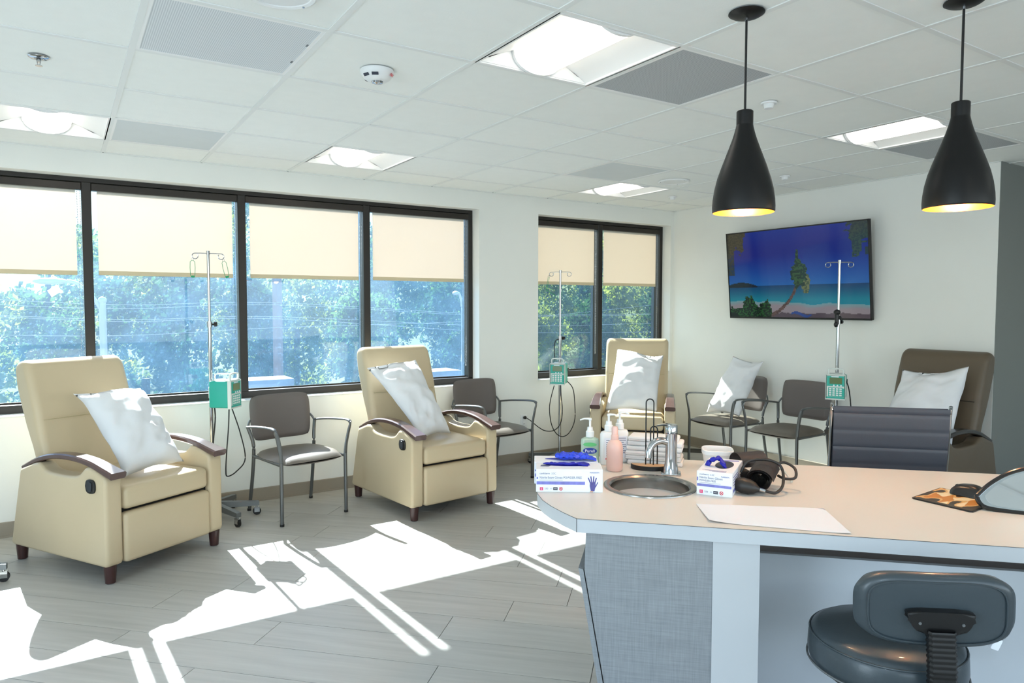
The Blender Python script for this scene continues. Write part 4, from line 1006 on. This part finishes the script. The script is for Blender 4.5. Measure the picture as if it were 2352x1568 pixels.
# glove boxes
def glove_box(name, label, loc, rz, w_, d, h, front, group='nitrile glove boxes'):
    r = empty(name, loc, rz); tag(r, label, 'glove box', group)
    MB().box(-w_/2, w_/2, -d/2, d/2, 0, h, .0015, 1).build('carton', M_BOX, r, False)
    y = -d/2-.0004
    Mf = lambda x, z: Matrix.Translation((x, y, z)) @ FRONT
    L = -w_/2
    if front == 'wide':
        text('brand_print', 'confiderm  3.5C', .0085, M_INK, r, Mf(L+.012, h-.017))
        text('maker_print', 'McKESSON', .0065, M_LABELBL, r, Mf(w_/2-.044, h-.0125))
        text('title_print', 'Nitrile Exam Gloves POWDER-FREE', .0115, M_INK, r, Mf(L+.012, h-.032), sx=.82)
        MB().box(L+.012, L+.09, y-.0003, y, h-.0375, h-.0365).build('small_print', M_INK, r, False)
        MB().box(L+.002, w_/2-.06, y-.0003, y, h-.052, h-.041).build('violet_band', M_PURPLE, r, False)
        MB().box(L+.002, L+.007, y-.0003, y, h-.033, h-.027).build('violet_tab', M_PURPLE, r, False)
        hx = w_/2-.034; hz = .0045
        hnd = MB().prism([(hx-.006, hz), (hx+.006, hz), (hx+.010, hz+.018), (hx+.009, hz+.030), (hx-.009, hz+.030), (hx-.010, hz+.018)], y-.0003, y, 'y').build('glove_print', M_HAND, r, False)
        for (dx, a, ln_) in ((-.0075, 24, .02), (-.003, 9, .023), (.002, -4, .023), (.0068, -17, .019)):
            Mq = Matrix.Translation((hx+dx, 0, hz+.028)) @ Matrix.Rotation(math.radians(-a), 4, 'Y')
            MB().prism([(-.0022, 0), (.0022, 0), (.0018, ln_), (-.0018, ln_)], y-.0003, y, 'y', M=Mq).build('finger_print', M_HAND, hnd, False)
        MB().prism([(hx+.007, hz+.012), (hx+.0105, hz+.014), (hx+.0185, hz+.030), (hx+.0155, hz+.031)], y-.0003, y, 'y').build('thumb_print', M_HAND, hnd, False)
        MB().box(hx-.009, hx+.001, y-.0003, y, .001, .006).build('wrist_print', M_SKIN, r, False)
        ix = L+.013
    else:
        text('brand_print', 'confiderm  3.5C', .0075, M_INK, r, Mf(L+.009, h-.013))
        text('maker_print', 'McKESSON', .0055, M_LABELBL, r, Mf(w_/2-.036, h-.0155))
        text('title_print', 'Nitrile Exam Gloves', .0105, M_INK, r, Mf(L+.009, h-.0245), sx=.88)
        text('title_print', 'POWDER-FREE', .009, M_INK, r, Mf(L+.009, h-.034), sx=.9)
        MB().box(L+.009, L+.078, y-.0003, y, h-.039, h-.0382).build('small_print', M_INK, r, False)
        MB().box(L+.002, w_/2-.002, y-.0003, y, h-.051, h-.0425).build('violet_band', M_PURPLE, r, False)
        MB().box(L+.001, L+.005, y-.0003, y, h-.033, h-.021).build('violet_tab', M_PURPLE, r, False)
        ix = L+.010
    MB().box(ix, ix+.011, y-.0003, y, .006, .017).build('size_mark', M_PINK, r, False)
    text('size_letter', 'S', .009, M_PAPER, r, Mf(ix+.003, .0085) @ Matrix.Translation((0, 0, .0003)))
    text('count_print', '250', .008, M_INK, r, Mf(ix+.016, .0095))
    text('code_print', '0.5', .005, M_INK, r, Mf(ix+.035, .0105))
    MB().box(ix+.045, ix+.060, y-.0003, y, .007, .017).build('grey_mark', M_DKINK, r, False)
    MB().box(ix+.047, ix+.058, y-.0005, y, .0115, .0125).build('grey_mark_line', M_PAPER, r, False)
    MB().tube([(ix+.071+.0055*math.cos(k*PI/8), y, .012+.0055*math.sin(k*PI/8)) for k in range(16)], .0009, 5, closed=True, upv=(0, 1, 0)).tube([(ix+.0675, y, .0155), (ix+.0745, y, .0085)], .0009, 5, upv=(0, 1, 0)).tube([(ix+.0675, y, .0085), (ix+.0745, y, .0155)], .0009, 5, upv=(0, 1, 0)).build('no_latex_mark', M_RED, r)
    return r
def slot(r, cx, cy, hw, hd, h, m):
    MB().prism([(cx+hw*math.cos(k*PI/12), cy+hd*math.sin(k*PI/12)) for k in range(24)], h-.001, h+.0004, 'z').build('opening', m, r, False)
gw, gd, gh = .225, .105, .078
GB = st(.265, 1.243, ZC); Dx = (st(.305, 1.466)-st(.265, 1.243)).normalized(); ga = math.atan2(Dx.y, Dx.x); Dy = Vector((-Dx.y, Dx.x, 0))
def gpos(a, b_): return Vector((GB.x, GB.y, ZC))+Dx*a+Dy*b_
G1 = glove_box('glove_box', 'front glove box of the pair at the counter tip, printed with a violet hand', gpos(gw/2+.002, gd/2), ga, gw, gd, gh, 'wide')
slot(G1, 0, .012, .075, .017, gh, M_BLUEGD)
MB().prism([(-.098, -.01), (-.07, -.012), (-.062, .0), (-.07, .012), (-.066, .02), (-.08, .016), (-.095, .012)], gh, gh+.0004, 'z').build('top_print', M_INK, G1, False)
G2 = glove_box('glove_box', 'glove box at the counter tip, rear of the pair with a crumpled glove on top', gpos(gw/2-.004, gd*1.5+.004), ga, gw, gd, gh, 'wide')
slot(G2, 0, 0, .075, .017, gh, M_BLUEGD)
G3 = glove_box('glove_box', 'glove box right of the sink, narrow end facing the camera', None or (0, 0, 0), 0, .115, .225, .080, 'narrow')
gp = st(.356, 1.774, ZC); D3 = (st(.328, 1.885)-st(.356, 1.774)).normalized(); D3y = Vector((-D3.y, D3.x, 0))
G3.location = Vector((gp.x, gp.y, ZC))+D3*.0575+D3y*.1125; G3.rotation_euler = (0, 0, math.atan2(D3.y, D3.x))
slot(G3, .012, .01, .030, .062, .080, M_DKINK)
MB().prism([(-.01, .085), (.045, .10), (.05, .085), (.0, .07)], .080, .0804, 'z').build('top_print', M_PURPLE, G3, False)
MB().prism([(-.045, .085), (-.025, .088), (-.025, .082), (-.045, .079)], .080, .0804, 'z').build('top_mark', M_RED, G3, False)
for k in range(4): MB().box(-.045+.012*k, .035, -.088-.006*k, -.0868-.006*k, .080, .0804).build('top_line', M_HAND, G3, False)
MB().box(.0575, .0579, -.095, .095, .012, .022).build('side_band', M_PURPLE, G3, False)
for k in range(4): MB().box(.0575, .0579, -.09, .06-.02*k, .034+.009*k, .037+.009*k).build('side_line', M_HAND, G3, False)

def crumple(name, m, label, loc, rz, L, W, Hh, seed):
    mb = MB(); nu, nv = 30, 12
    for sgn in (1, -1):
        P = []
        for i in range(nu+1):
            row = []
            for j in range(nv+1):
                u, v = -1+2*i/nu, -1+2*j/nv
                wd = W*(.55+.45*math.cos(u*1.3))*(1+.35*noise.noise(Vector((u*3, v, seed))))
                z = Hh*.5+sgn*Hh*.5*max(0, 1-u**8)*max(0, 1-v**4)**.6*(.55+.6*abs(noise.noise(Vector((u*4.5, v*3, seed+sgn)))))+ (Hh*.35*noise.noise(Vector((u*5, v*4, seed*2))) if sgn > 0 else 0)
                row.append((u*L+noise.noise(Vector((v*5, seed, u)))*L*.1, v*wd, max(0.0005, z)))
            P.append(row)
        mb.grid(P)
    bmesh.ops.remove_doubles(mb.bm, verts=mb.bm.verts, dist=.0008)
    o = mb.build(name, m, angle=50); o.location = loc; o.rotation_euler = (0, 0, rz)
    rnd = random.Random(seed)
    for k in range(5):
        a = rnd.uniform(-.7, .7); p0 = Vector((L*.75, W*.5*(k-2)/2, Hh*.45))
        p1 = p0+Vector((.030*math.cos(a)*.9, .026*math.sin(a), -Hh*.1)); p2 = p1+Vector((.014, rnd.uniform(-.01, .01), -Hh*.22))
        MB().tube([p0, p1, p2], .006, 8, wy=.55, radii=[.0075, .0065, .004]).build('finger', m, o)
    return tag(o, label, 'glove')
gt = gpos(gw*.58, gd*1.42); gt.z = ZC+gh+.0005
crumple('nitrile_glove', M_BLUEG, 'crumpled bright blue nitrile glove lying on the rear glove box', gt, ga, .060, .034, .026, 3)
gt = gpos(gw*.42, gd*.62); gt.z = ZC+gh+.0006
crumple('nitrile_glove', M_BLUEGD, 'dark blue glove poking out of the front glove box slot', gt, ga, .068, .011, .009, 5)
q = G3.location.copy(); q.z = ZC+.0805
arch = MB(); P = [Vector((-.040+.062*k/12, -.028+.01*math.sin(k), .028*math.sin(PI*k/12)**.7+.002*math.sin(k*3))) for k in range(13)]
arch.tube(P, .010, 10, wy=.8, radii=[.0085+.0025*math.sin(k*1.9) for k in range(13)])
o = arch.build('nitrile_glove', M_BLUEGD); o.location = q; o.rotation_euler = G3.rotation_euler
tag(o, 'dark blue glove arching out of the glove box right of the sink', 'glove')

# white tub
tb = empty('plastic_tub', st(.735, 1.868, ZC), math.radians(-45)); tag(tb, 'white plastic tub behind the glove box right of the sink', 'tub')
MB().lathe([(0, .001), (.044, .001), (.047, .006), (.055, .062), (.0565, .064), (.0585, .066), (.0585, .080), (.056, .082), (.054, .080), (.0525, .066), (.045, .008), (0, .006)], 40, power=4.0).build('tub_body', M_WHITEP, tb)

# blood pressure cuff
cu = empty('blood_pressure_cuff', st(.468, 1.988, ZC), math.radians(-45)); tag(cu, 'rolled dark grey blood pressure cuff with bulb and hose', 'blood pressure cuff')
def roll(L, r, turns, ax, c, thick=.005):
    mb = MB(); n = 44; P = []
    ax = Vector(ax).normalized(); a = ax.cross(Vector((0, 0, 1))).normalized(); b_ = a.cross(ax)
    for side in (0, 1):
        pass
    ring = []
    for k in range(n+1):
        an = turns*2*PI*k/n; rr = r*(1-.28*k/n)
        ring.append((rr*math.cos(an), rr*math.sin(an)*.86))
    for e in (-.5, .5):
        P.append([Vector(c)+ax*L*e+a*x+b_*z for x, z in ring])
    mb.grid(P); bmesh.ops.solidify(mb.bm, geom=list(mb.bm.faces), thickness=thick); return mb
roll(.145, .046, 1.7, (.30, 1, .10), (.010, .005, .050)).build('rolled_cuff', M_CUFF, cu, angle=50)
roll(.11, .030, 1.2, (.30, 1, .10), (.006, -.006, .048)).build('cuff_lining', M_CUFFIN, cu, angle=50)
roll(.11, .042, .75, (1, .55, .0), (-.02, .165, .062), .006).build('cuff_flap', M_CUFF, cu, angle=50)
MB().box(-.05, .0, .06, .13, .002, .05, .012, 2, M=Matrix.Rotation(.3, 4, 'Z')).build('velcro_fold', M_CUFFIN, cu)
bl = MB().lathe([(0, -.042), (.012, -.040), (.022, -.030), (.0265, -.01), (.0255, .01), (.019, .028), (.010, .038), (.007, .044)], 24)
bmesh.ops.transform(bl.bm, matrix=Matrix.Translation((-.052, -.078, .027)) @ Matrix.Rotation(math.radians(100), 4, 'Y') @ Matrix.Rotation(.2, 4, 'X'), verts=bl.bm.verts)
bl.build('bulb', M_RUBBER, cu)
MB().cyl((-.010, -.086, .020), (.008, -.090, .017), .006, n=10).build('valve', M_CHROME, cu)
MB().tube(bez([(.008, -.090, .017), (.040, -.088, .012), (.066, -.06, .03), (.072, -.02, .07), (.055, -.01, .095), (.01, -.005, .104), (-.04, -.01, .095), (-.062, -.02, .06), (-.05, -.01, .02)], 6), .0048, 8).build('hose', M_RUBBER, cu)
MB().tube(bez([(.060, .02, .085), (.085, .03, .09), (.115, .01, .075), (.112, -.02, .05), (.08, -.02, .045), (.06, 0, .05)], 6), .0048, 8).build('hose', M_RUBBER, cu)
MB().tube(bez([(.0, .15, .06), (.05, .17, .055), (.10, .15, .035), (.12, .09, .01)], 6), .0045, 8).build('clear_hose', M_CLEAR, cu)

# sheet of paper
m = MB(); n = 20
cn_ = [st(.232, 1.767), st(.266, 2.152), st(.016, 2.172), st(.046, 1.796)]
for lay in (0, 1):
    P = []
    for i in range(n+1):
        row = []
        for j in range(13):
            a, b_ = i/n, j/12; p = (cn_[0]*(1-a)+cn_[1]*a)*(1-b_)+(cn_[3]*(1-a)+cn_[2]*a)*b_
            z = ZC+.0012+.05*max(0, .25-a)**1.6*b_+.02*max(0, a-.86)*b_
            if lay and 0 < i < n and 0 < j < 12: z += .0012
            row.append((p.x, p.y, z))
        P.append(row)
    m.grid(P)
bmesh.ops.remove_doubles(m.bm, verts=m.bm.verts, dist=1e-5)
tag(m.build('paper_sheet', M_PAPER, angle=80), 'blank white sheet of paper at the near counter edge', 'paper')

# mouse pad and mouse
pd = empty('mouse_pad', st(.447, 2.457, ZC)); tag(pd, 'brown and orange picture mouse pad on the counter', 'mouse pad')
ex = st(.607, 2.599)-st(.447, 2.457); ey = st(.316, 2.582)-st(.447, 2.457)
ex, ey = ex.normalized()*.215, ey.normalized()*.185
MB().prism([((ex*a+ey*b_).x, (ex*a+ey*b_).y) for a, b_ in ((.03, 0), (.97, 0), (1, .04), (1, .96), (.97, 1), (.03, 1), (0, .96), (0, .04))], 0, .004, 'z').build('pad_base', M_BLACK, pd, False)
me = bpy.data.meshes.new('pad_picture'); vs, fs, cols = [], [], []; nx, ny = 110, 96
for j in range(ny+1):
    for i in range(nx+1): p = ex*(.02+.96*i/nx)+ey*(.02+.96*j/ny); vs.append((p.x, p.y, .0043))
for j in range(ny):
    for i in range(nx):
        a = j*(nx+1)+i; fs.append((a, a+1, a+nx+2, a+nx+1)); u, v = i/nx, j/ny
        q = noise.noise(Vector((u*3+v*2, v*5-u, 2.2))); q2 = noise.noise(Vector((u*2, v*6, 7.7)))
        c = (70, 56, 40) if q < -.08 else ((226, 176, 110) if q < .12 else ((240, 218, 178) if q2 > -.1 else (206, 130, 50)))
        if u < .07: c = (78, 62, 44)
        cols += list(lin(c))*4
me.from_pydata(vs, [], fs); at = me.color_attributes.new('pic', 'FLOAT_COLOR', 'CORNER'); at.data.foreach_set('color', cols)
me.materials.append(M_PADPIC); o = bpy.data.objects.new('pad_picture', me); COL.objects.link(o); o.parent = pd
mo = empty('computer_mouse', st(.512, 2.648, ZC+.0045), math.radians(8)); tag(mo, 'black computer mouse on the picture mouse pad', 'mouse')
m = MB(); P = []
for i in range(17):
    row = []
    for j in range(13):
        u, v = -1+2*i/16, -1+2*j/12; wd = .031*(1-.12*math.sin(u*2))*(max(0, 1-u**6))**.5+.0001
        row.append((v*wd, u*.054, .002+.034*max(0, 1-abs(v)**3.2)**.6*max(0, 1-u**4)**.7*(.82+.25*(1-u*u)-.12*u)))
    P.append(row)
V = m.grid(P); bmesh.ops.holes_fill(m.bm, edges=[e for e in m.bm.edges if e.is_boundary], sides=100)
m.build('shell', M_MOUSE, mo, angle=60)
MB().cyl((-.003, .030, .0245), (.003, .030, .0245), .008, n=14).build('scroll_wheel', M_BLACK, mo)

# black-rimmed mirror standing at the right edge
mr = empty('tabletop_mirror', st(.325, 2.76, ZC), math.radians(-57)); tag(mr, 'black-rimmed rounded mirror standing on the counter at the right edge', 'mirror')
def rtri(k=1.0):
    pts = bez([(-.150, .038, 0), (-.142, .018, 0), (-.115, .004, 0), (-.02, .0, 0), (.10, .004, 0), (.135, .022, 0), (.142, .06, 0), (.12, .11, 0), (.06, .137, 0), (0, .140, 0), (-.055, .122, 0), (-.11, .082, 0), (-.150, .038, 0)], 5)[:-1]
    c = Vector((-.005, .066, 0)); return [((p.x-c.x)*k+c.x, (p.y-c.y)*k+c.y) for p in pts]
MM = Matrix.Rotation(math.radians(-24), 4, 'X')
o_ = [(x, z+.003) for x, z in rtri()]
MB().prism([(x, z) for x, z in o_], .0, .016, 'y', .004, 2).build('back_shell', M_BLACK, mr, M=MM)
MB().tube([(x, -.003, z) for x, z in o_], .0065, 10, closed=True, upv=(0, 1, 0)).build('rim', mat('mirror_rim', (20, 20, 22), .22, coat=.4), mr, M=MM)
MB().prism([(x, z+.003) for x, z in rtri(.95)], -.003, .0, 'y').build('bevel_band', M_BEVEL, mr, False, MM)
MB().prism([(x, z+.003) for x, z in rtri(.84)], -.0036, -.003, 'y').build('glass', M_MIRROR, mr, False, MM)
MB().box(-.03, .03, .016, .075, 0, .012, .004, 2).build('prop_stand', M_BLACK, mr)

# ------------------------------------------------------------------ office chair behind the counter
ec = empty('office_chair', st(1.42, 2.60), math.radians(-45+180)); tag(ec, 'slate blue ribbed office chair seen from behind, across the counter', 'office chair')
# local frame: +Y points to the counter side (back of the chair faces the camera)
P = []
HW = .225; m = MB()
for sgn in (1, -1):
    P = []
    for i in range(13):
        row = []
        for j in range(85):
            u = -1+2*i/12; q = j/84; z = .48+.58*q
            yb = .235-.10*(1-q)**1.0*(1-q)+.012
            ph = ((1-q)*.58+.045) % .0725/.0725; rib = .005*(1-abs(2*ph-1)**8)
            row.append((u*HW*(1-.03*(1-q)), yb+sgn*(.009+rib*.8)*1.0-.0*u*u, z))
        P.append(row)
    m.grid(P)
bmesh.ops.holes_fill(m.bm, edges=[e for e in m.bm.edges if e.is_boundary], sides=6)
bk = m.build('backrest', M_NAVY, ec, angle=40)
for sx in (-1, 1):
    MB().tube(bez([(sx*.232, -.22, .455), (sx*.232, .05, .455), (sx*.232, .14, .50), (sx*.230, .205, .72), (sx*.230, .245, 1.045), (sx*.228, .25, 1.056)], 6), .007, 10).build('side_frame', M_CHROME, ec)
    MB().tube(bez([(sx*.235, .19, .70), (sx*.262, .08, .705), (sx*.265, -.06, .70), (sx*.255, -.14, .62), (sx*.235, -.13, .46)], 6), .011, 10).build('armrest', M_CHROME, ec)
MB().tube([(-.23, .247, 1.045), (.23, .247, 1.045)], .008, 8).build('top_bar', M_CHROME, ec)
m = MB(); m.box(-.222, .222, -.24, .19, .44, .485, .016, 3); m.build('seat', M_NAVY, ec)
MB().cyl((0, 0, .10), (0, 0, .44), .028, n=16).build('gas_column', M_CHROME, ec)
for k in range(5):
    a = 2*PI*k/5; l = MB().prism([(.02, .115), (.29, .075), (.29, .055), (.02, .08)], -.02, .02, 'y').build('base_leg', M_CHROME, ec, False, Matrix.Rotation(a, 4, 'Z'))
    MB().cyl((.275, -.018, .028), (.275, .018, .028), .028, n=16).box(.262, .288, -.005, .005, .04, .062).build('castor', M_BLACK, l)

# ------------------------------------------------------------------ stool in front of the counter
sl = empty('swivel_stool', st(-.035, 2.25), math.radians(-45)); tag(sl, 'dark slate vinyl swivel stool with a small backrest, nearest the camera', 'stool')
MB().lathe([(0, .520), (.172, .520), (.186, .528), (.192, .555), (.190, .592), (.182, .612), (.165, .622), (.10, .628), (0, .629)], 56).build('seat', M_STOOL, sl, angle=60)
MB().tube([(.187*math.cos(2*PI*k/56), .187*math.sin(2*PI*k/56), .606) for k in range(56)], .0028, 6, closed=True).build('seat_piping', M_STOOL, sl)
MB().tube([(.1925*math.cos(2*PI*k/56), .1925*math.sin(2*PI*k/56), .535) for k in range(56)], .003, 6, closed=True).build('seat_rim_band', M_GREYBASE, sl)
MB().lathe([(0, .50), (.15, .50), (.15, .521), (0, .521)], 36).build('seat_board', M_BLACK, sl)
MB().cyl((0, 0, .12), (0, 0, .50), .026, n=16).build('gas_column', M_BLACK, sl)
for k in range(5):
    a = 2*PI*k/5+.3; l = MB().prism([(.02, .125), (.27, .08), (.27, .058), (.02, .085)], -.018, .018, 'y').build('base_leg', M_BLACK, sl, False, Matrix.Rotation(a, 4, 'Z'))
    MB().cyl((.258, -.016, .027), (.258, .016, .027), .027, n=16).box(.246, .27, -.005, .005, .04, .062).build('castor', M_BLACK, l)
# backrest: rounded slab, curved around the sitter
SB = Matrix.Translation((.052, -.185, .764)) @ Matrix.Rotation(math.radians(-2.5), 4, 'Y') @ Matrix.Rotation(math.radians(5), 4, 'X')
m = MB(); W_, Hh = .178, .092; n = 28
for sgn in (1, -1):
    P = []
    for i in range(n+1):
        row = []
        for j in range(n+1):
            u, v = -1+2*i/n, -1+2*j/n
            x = u*math.sqrt(max(0, 1-.42*v**4))*W_; z = v*math.sqrt(max(0, 1-.30*u**4))*Hh
            ed = (max(0, 1-u**10)*max(0, 1-v**8))**.45
            row.append((x, .016*u*u+sgn*(.026 if sgn > 0 else .020)*ed, z))
        P.append(row)
    m.grid(P)
bmesh.ops.remove_doubles(m.bm, verts=m.bm.verts, dist=1e-4)
bk = m.build('backrest', M_STOOL, sl, M=SB, angle=60)
pp = []
for k in range(64):
    a = 2*PI*k/64; ca, sa = math.cos(a), math.sin(a); kk = (abs(ca)**4+abs(sa)**4)**-.25
    pp.append((.150*ca*kk, .016*(.150*ca*kk/W_)**2-.0205, .076*sa*kk))
MB().tube(pp, .0025, 6, closed=True, upv=(0, 1, 0)).build('piping', M_STOOL, bk)
MB().prism(dense([(-.062, .012), (.062, .012), (.068, -.006), (.056, -.030), (.034, -.040), (-.034, -.040), (-.056, -.030), (-.068, -.006)], 4), -.042, -.018, 'y', .006, 2).build('bracket_plate', M_BLACK, bk)
for dx in (-.046, .046): MB().cyl((dx, -.044, -.014), (dx, -.0415, -.014), .0035, n=10).build('screw', M_GREYBASE, bk)
m = MB(); sh = []
for k in range(88):
    z = -.03-.0031*k; y = -.038-.012*min(1, k/30); ww = .0305 if k % 4 in (1, 2) else .0285
    sh.append((z, y, ww))
rings = []
for z, y, ww in sh:
    rings.append([m.bm.verts.new((cx*ww, y+cy*.016*(ww/.0305), z)) for cx, cy in ((-1, -.6), (-.8, -1), (.8, -1), (1, -.6), (1, .6), (.8, 1), (-.8, 1), (-1, .6))])
for A, B in zip(rings, rings[1:]):
    for k in range(8): m.bm.faces.new((A[k], A[(k+1) % 8], B[(k+1) % 8], B[k]))
m.build('ribbed_upright', M_BLACK, bk, angle=20)
MB().box(.02, .085, -.24, .0, .492, .502, .002, 1).build('under_arm', M_BLACK, sl)
MB().box(.135, .155, -.024, .024, -.052, -.022, .004, 2, M=Matrix.Translation((.012, .028, 0)) @ Matrix.Rotation(.35, 4, 'Y')).build('tape_patch', M_PAPER, bk)
MB().box(-.14, -.139, -.05, .02, .46, .525, M=Matrix.Rotation(math.radians(40), 4, 'Z')).build('paper_tag', M_PAPER, sl, False)

# ------------------------------------------------------------------ outside
def at(u, v, y):
    d = rt*((u-1176)/F_PX)-up*((v-784)/F_PX)+fw; k = (y-CAM.y)/d.y; return CAM+d*k
struct(MB().box(-90, 160, 9, 34, -7.2, -7).build('ground', M_ROAD, smooth=False))
m = MB(); P = []
for i in range(40):
    row = []
    for j in range(16):
        x = -70+6*i; y = 30+5*j; row.append((x, y, -7.1+.34*(y-30)+1.2*noise.noise(Vector((x*.05, y*.07, 0)))))
    P.append(row)
m.grid(P); struct(m.build('hillside', M_GRASS))
def tree(k, x, y, zc, rx, rz_, lm, label):
    rnd = random.Random(k*13+5); r = empty('tree', (x, y, -7)); tag(r, label, 'tree', 'trees on the slope outside the windows')
    zc0 = zc+7
    MB().cyl((0, 0, 0), (.2, 0, zc0), .22, .12, 8).build('trunk', M_TRUNK, r)
    vs, fs = [], []
    cl = [(rnd.uniform(-.55, .55)*rx, rnd.uniform(-.55, .55)*rx, zc0+rnd.uniform(-1, 1)*rz_*.85, rnd.uniform(.3, .45)*rx) for _ in range(22)]
    for _ in range(4600):
        c = rnd.choice(cl); d = Vector((rnd.gauss(0, 1), rnd.gauss(0, 1), rnd.gauss(0, 1))).normalized()*c[3]*rnd.uniform(.55, 1.0)
        p = Vector(c[:3])+d; q = Vector((rnd.gauss(0, 1), rnd.gauss(0, 1), rnd.gauss(0, 1))).normalized(); a = q.orthogonal().normalized(); b_ = q.cross(a); s_ = rnd.uniform(.06, .16)
        n = len(vs); vs += [p-a*s_, p-b_*s_*.6, p+a*s_, p+b_*s_*.6]; fs.append((n, n+1, n+2, n+3))
    me = bpy.data.meshes.new('foliage'); me.from_pydata([tuple(v) for v in vs], [], fs); me.materials.append(LEAVES[lm])
    o = bpy.data.objects.new('foliage', me); COL.objects.link(o); o.parent = r
specs = []
rn = random.Random(3)
for row, (yy, n, x0, x1, zc) in enumerate(((23, 9, -4, 31, -1.0), (28.5, 9, -3, 38, .4), (34.5, 9, -7, 44, 1.6), (41.5, 9, -4, 53, 3.0), (49.5, 9, -9, 62, 4.4))):
    sp_ = (x1-x0)/n
    for i in range(n):
        specs.append((x0+sp_*(i+.5)+rn.uniform(-.3, .3), yy+rn.uniform(-.3, .3), zc+rn.uniform(-.5, .5), min(sp_*.45, 3.0+.3*row), 3.2+.5*row, rn.choice((0, 0, 1, 1, 2))))
specs.sort(key=lambda s_: s_[0]/s_[1])
for k, s_ in enumerate(specs):
    tree(k, *s_, ('leafy green tree on the slope outside, seen through the hazy long window' if s_[0]/(s_[1]+2.6) < .56 else 'leafy green tree on the slope outside, seen through the small window'))
def lamp(label, u, y, vtop, arm, headL):
    p = at(u, vtop, y); r = empty('street_lamp', (p.x, p.y, -7)); tag(r, label, 'street lamp', 'pale street lamps outside'); z = p.z+7
    MB().cyl((0, 0, 0), (0, 0, z), .11, .08, 12).sphere((0, 0, z), .10).build('post', M_POLEM, r)
    MB().tube(bez([(0, 0, z-.3), (arm*.3, 0, z+.12), (arm*.7, 0, z+.42), (arm, 0, z+.48)], 6), .045, 8).build('arm', M_POLEM, r)
    m = MB().sphere((arm*1.0+headL*.45, 0, z+.47), .5, (headL, .34, .17)); m.build('lamp_head', M_POLEM, r)
lamp('pale street lamp seen through the two left window panes', 235, 18, 690, -.75, -.75)
lamp('distant street lamp at the right end of the long window', 1064, 20.5, 702, -.22, -.22)
p = at(638, 760, 19); r = empty('utility_pole', (p.x, p.y, -7)); tag(r, 'hazy wooden utility pole seen through the third window pane', 'utility pole')
MB().cyl((0, 0, 0), (0, 0, 13), .17, .13, 10).build('pole_shaft', M_UPOLE, r); MB().box(-1.1, 1.1, -.06, .06, 11.6, 11.75).build('cross_arm', M_UPOLE, r, False)
for k, (v0, v1, v2) in enumerate(((676, 695, 720), (713, 727, 742), (716, 732, 762), (765, 752, 700), (690, 700, 722))):
    a, b_, c = at(-200, v0, 18.6), at(638, v1, 18.6), at(1500, v2, 19.6)
    pts = bez([a, (a+b_)/2-Vector((0, 0, .15)), b_, (b_+c)/2-Vector((0, 0, .2)), c], 6); o = MB().tube([q_-a for q_ in pts], .0065, 5).build('overhead_wire', M_POLEM); o.location = a
    tag(o, ['topmost', 'second', 'third', 'lowest', 'slack upper'][k]+' overhead wire crossing behind the long window', 'wire', 'overhead wires')
for (u, v, y, w_, lab) in ((600, 884, 17, 1.5, 'pale low roof edge outside below the third pane'), (1010, 862, 17, 1.0, 'pale low wall outside at the right end of the long window')):
    p = at(u, v, y); o = MB().box(-w_/2, w_/2, -.5, .5, -3, .18).build('low_building', M_PALE, smooth=False); o.location = p; tag(o, lab, 'building')
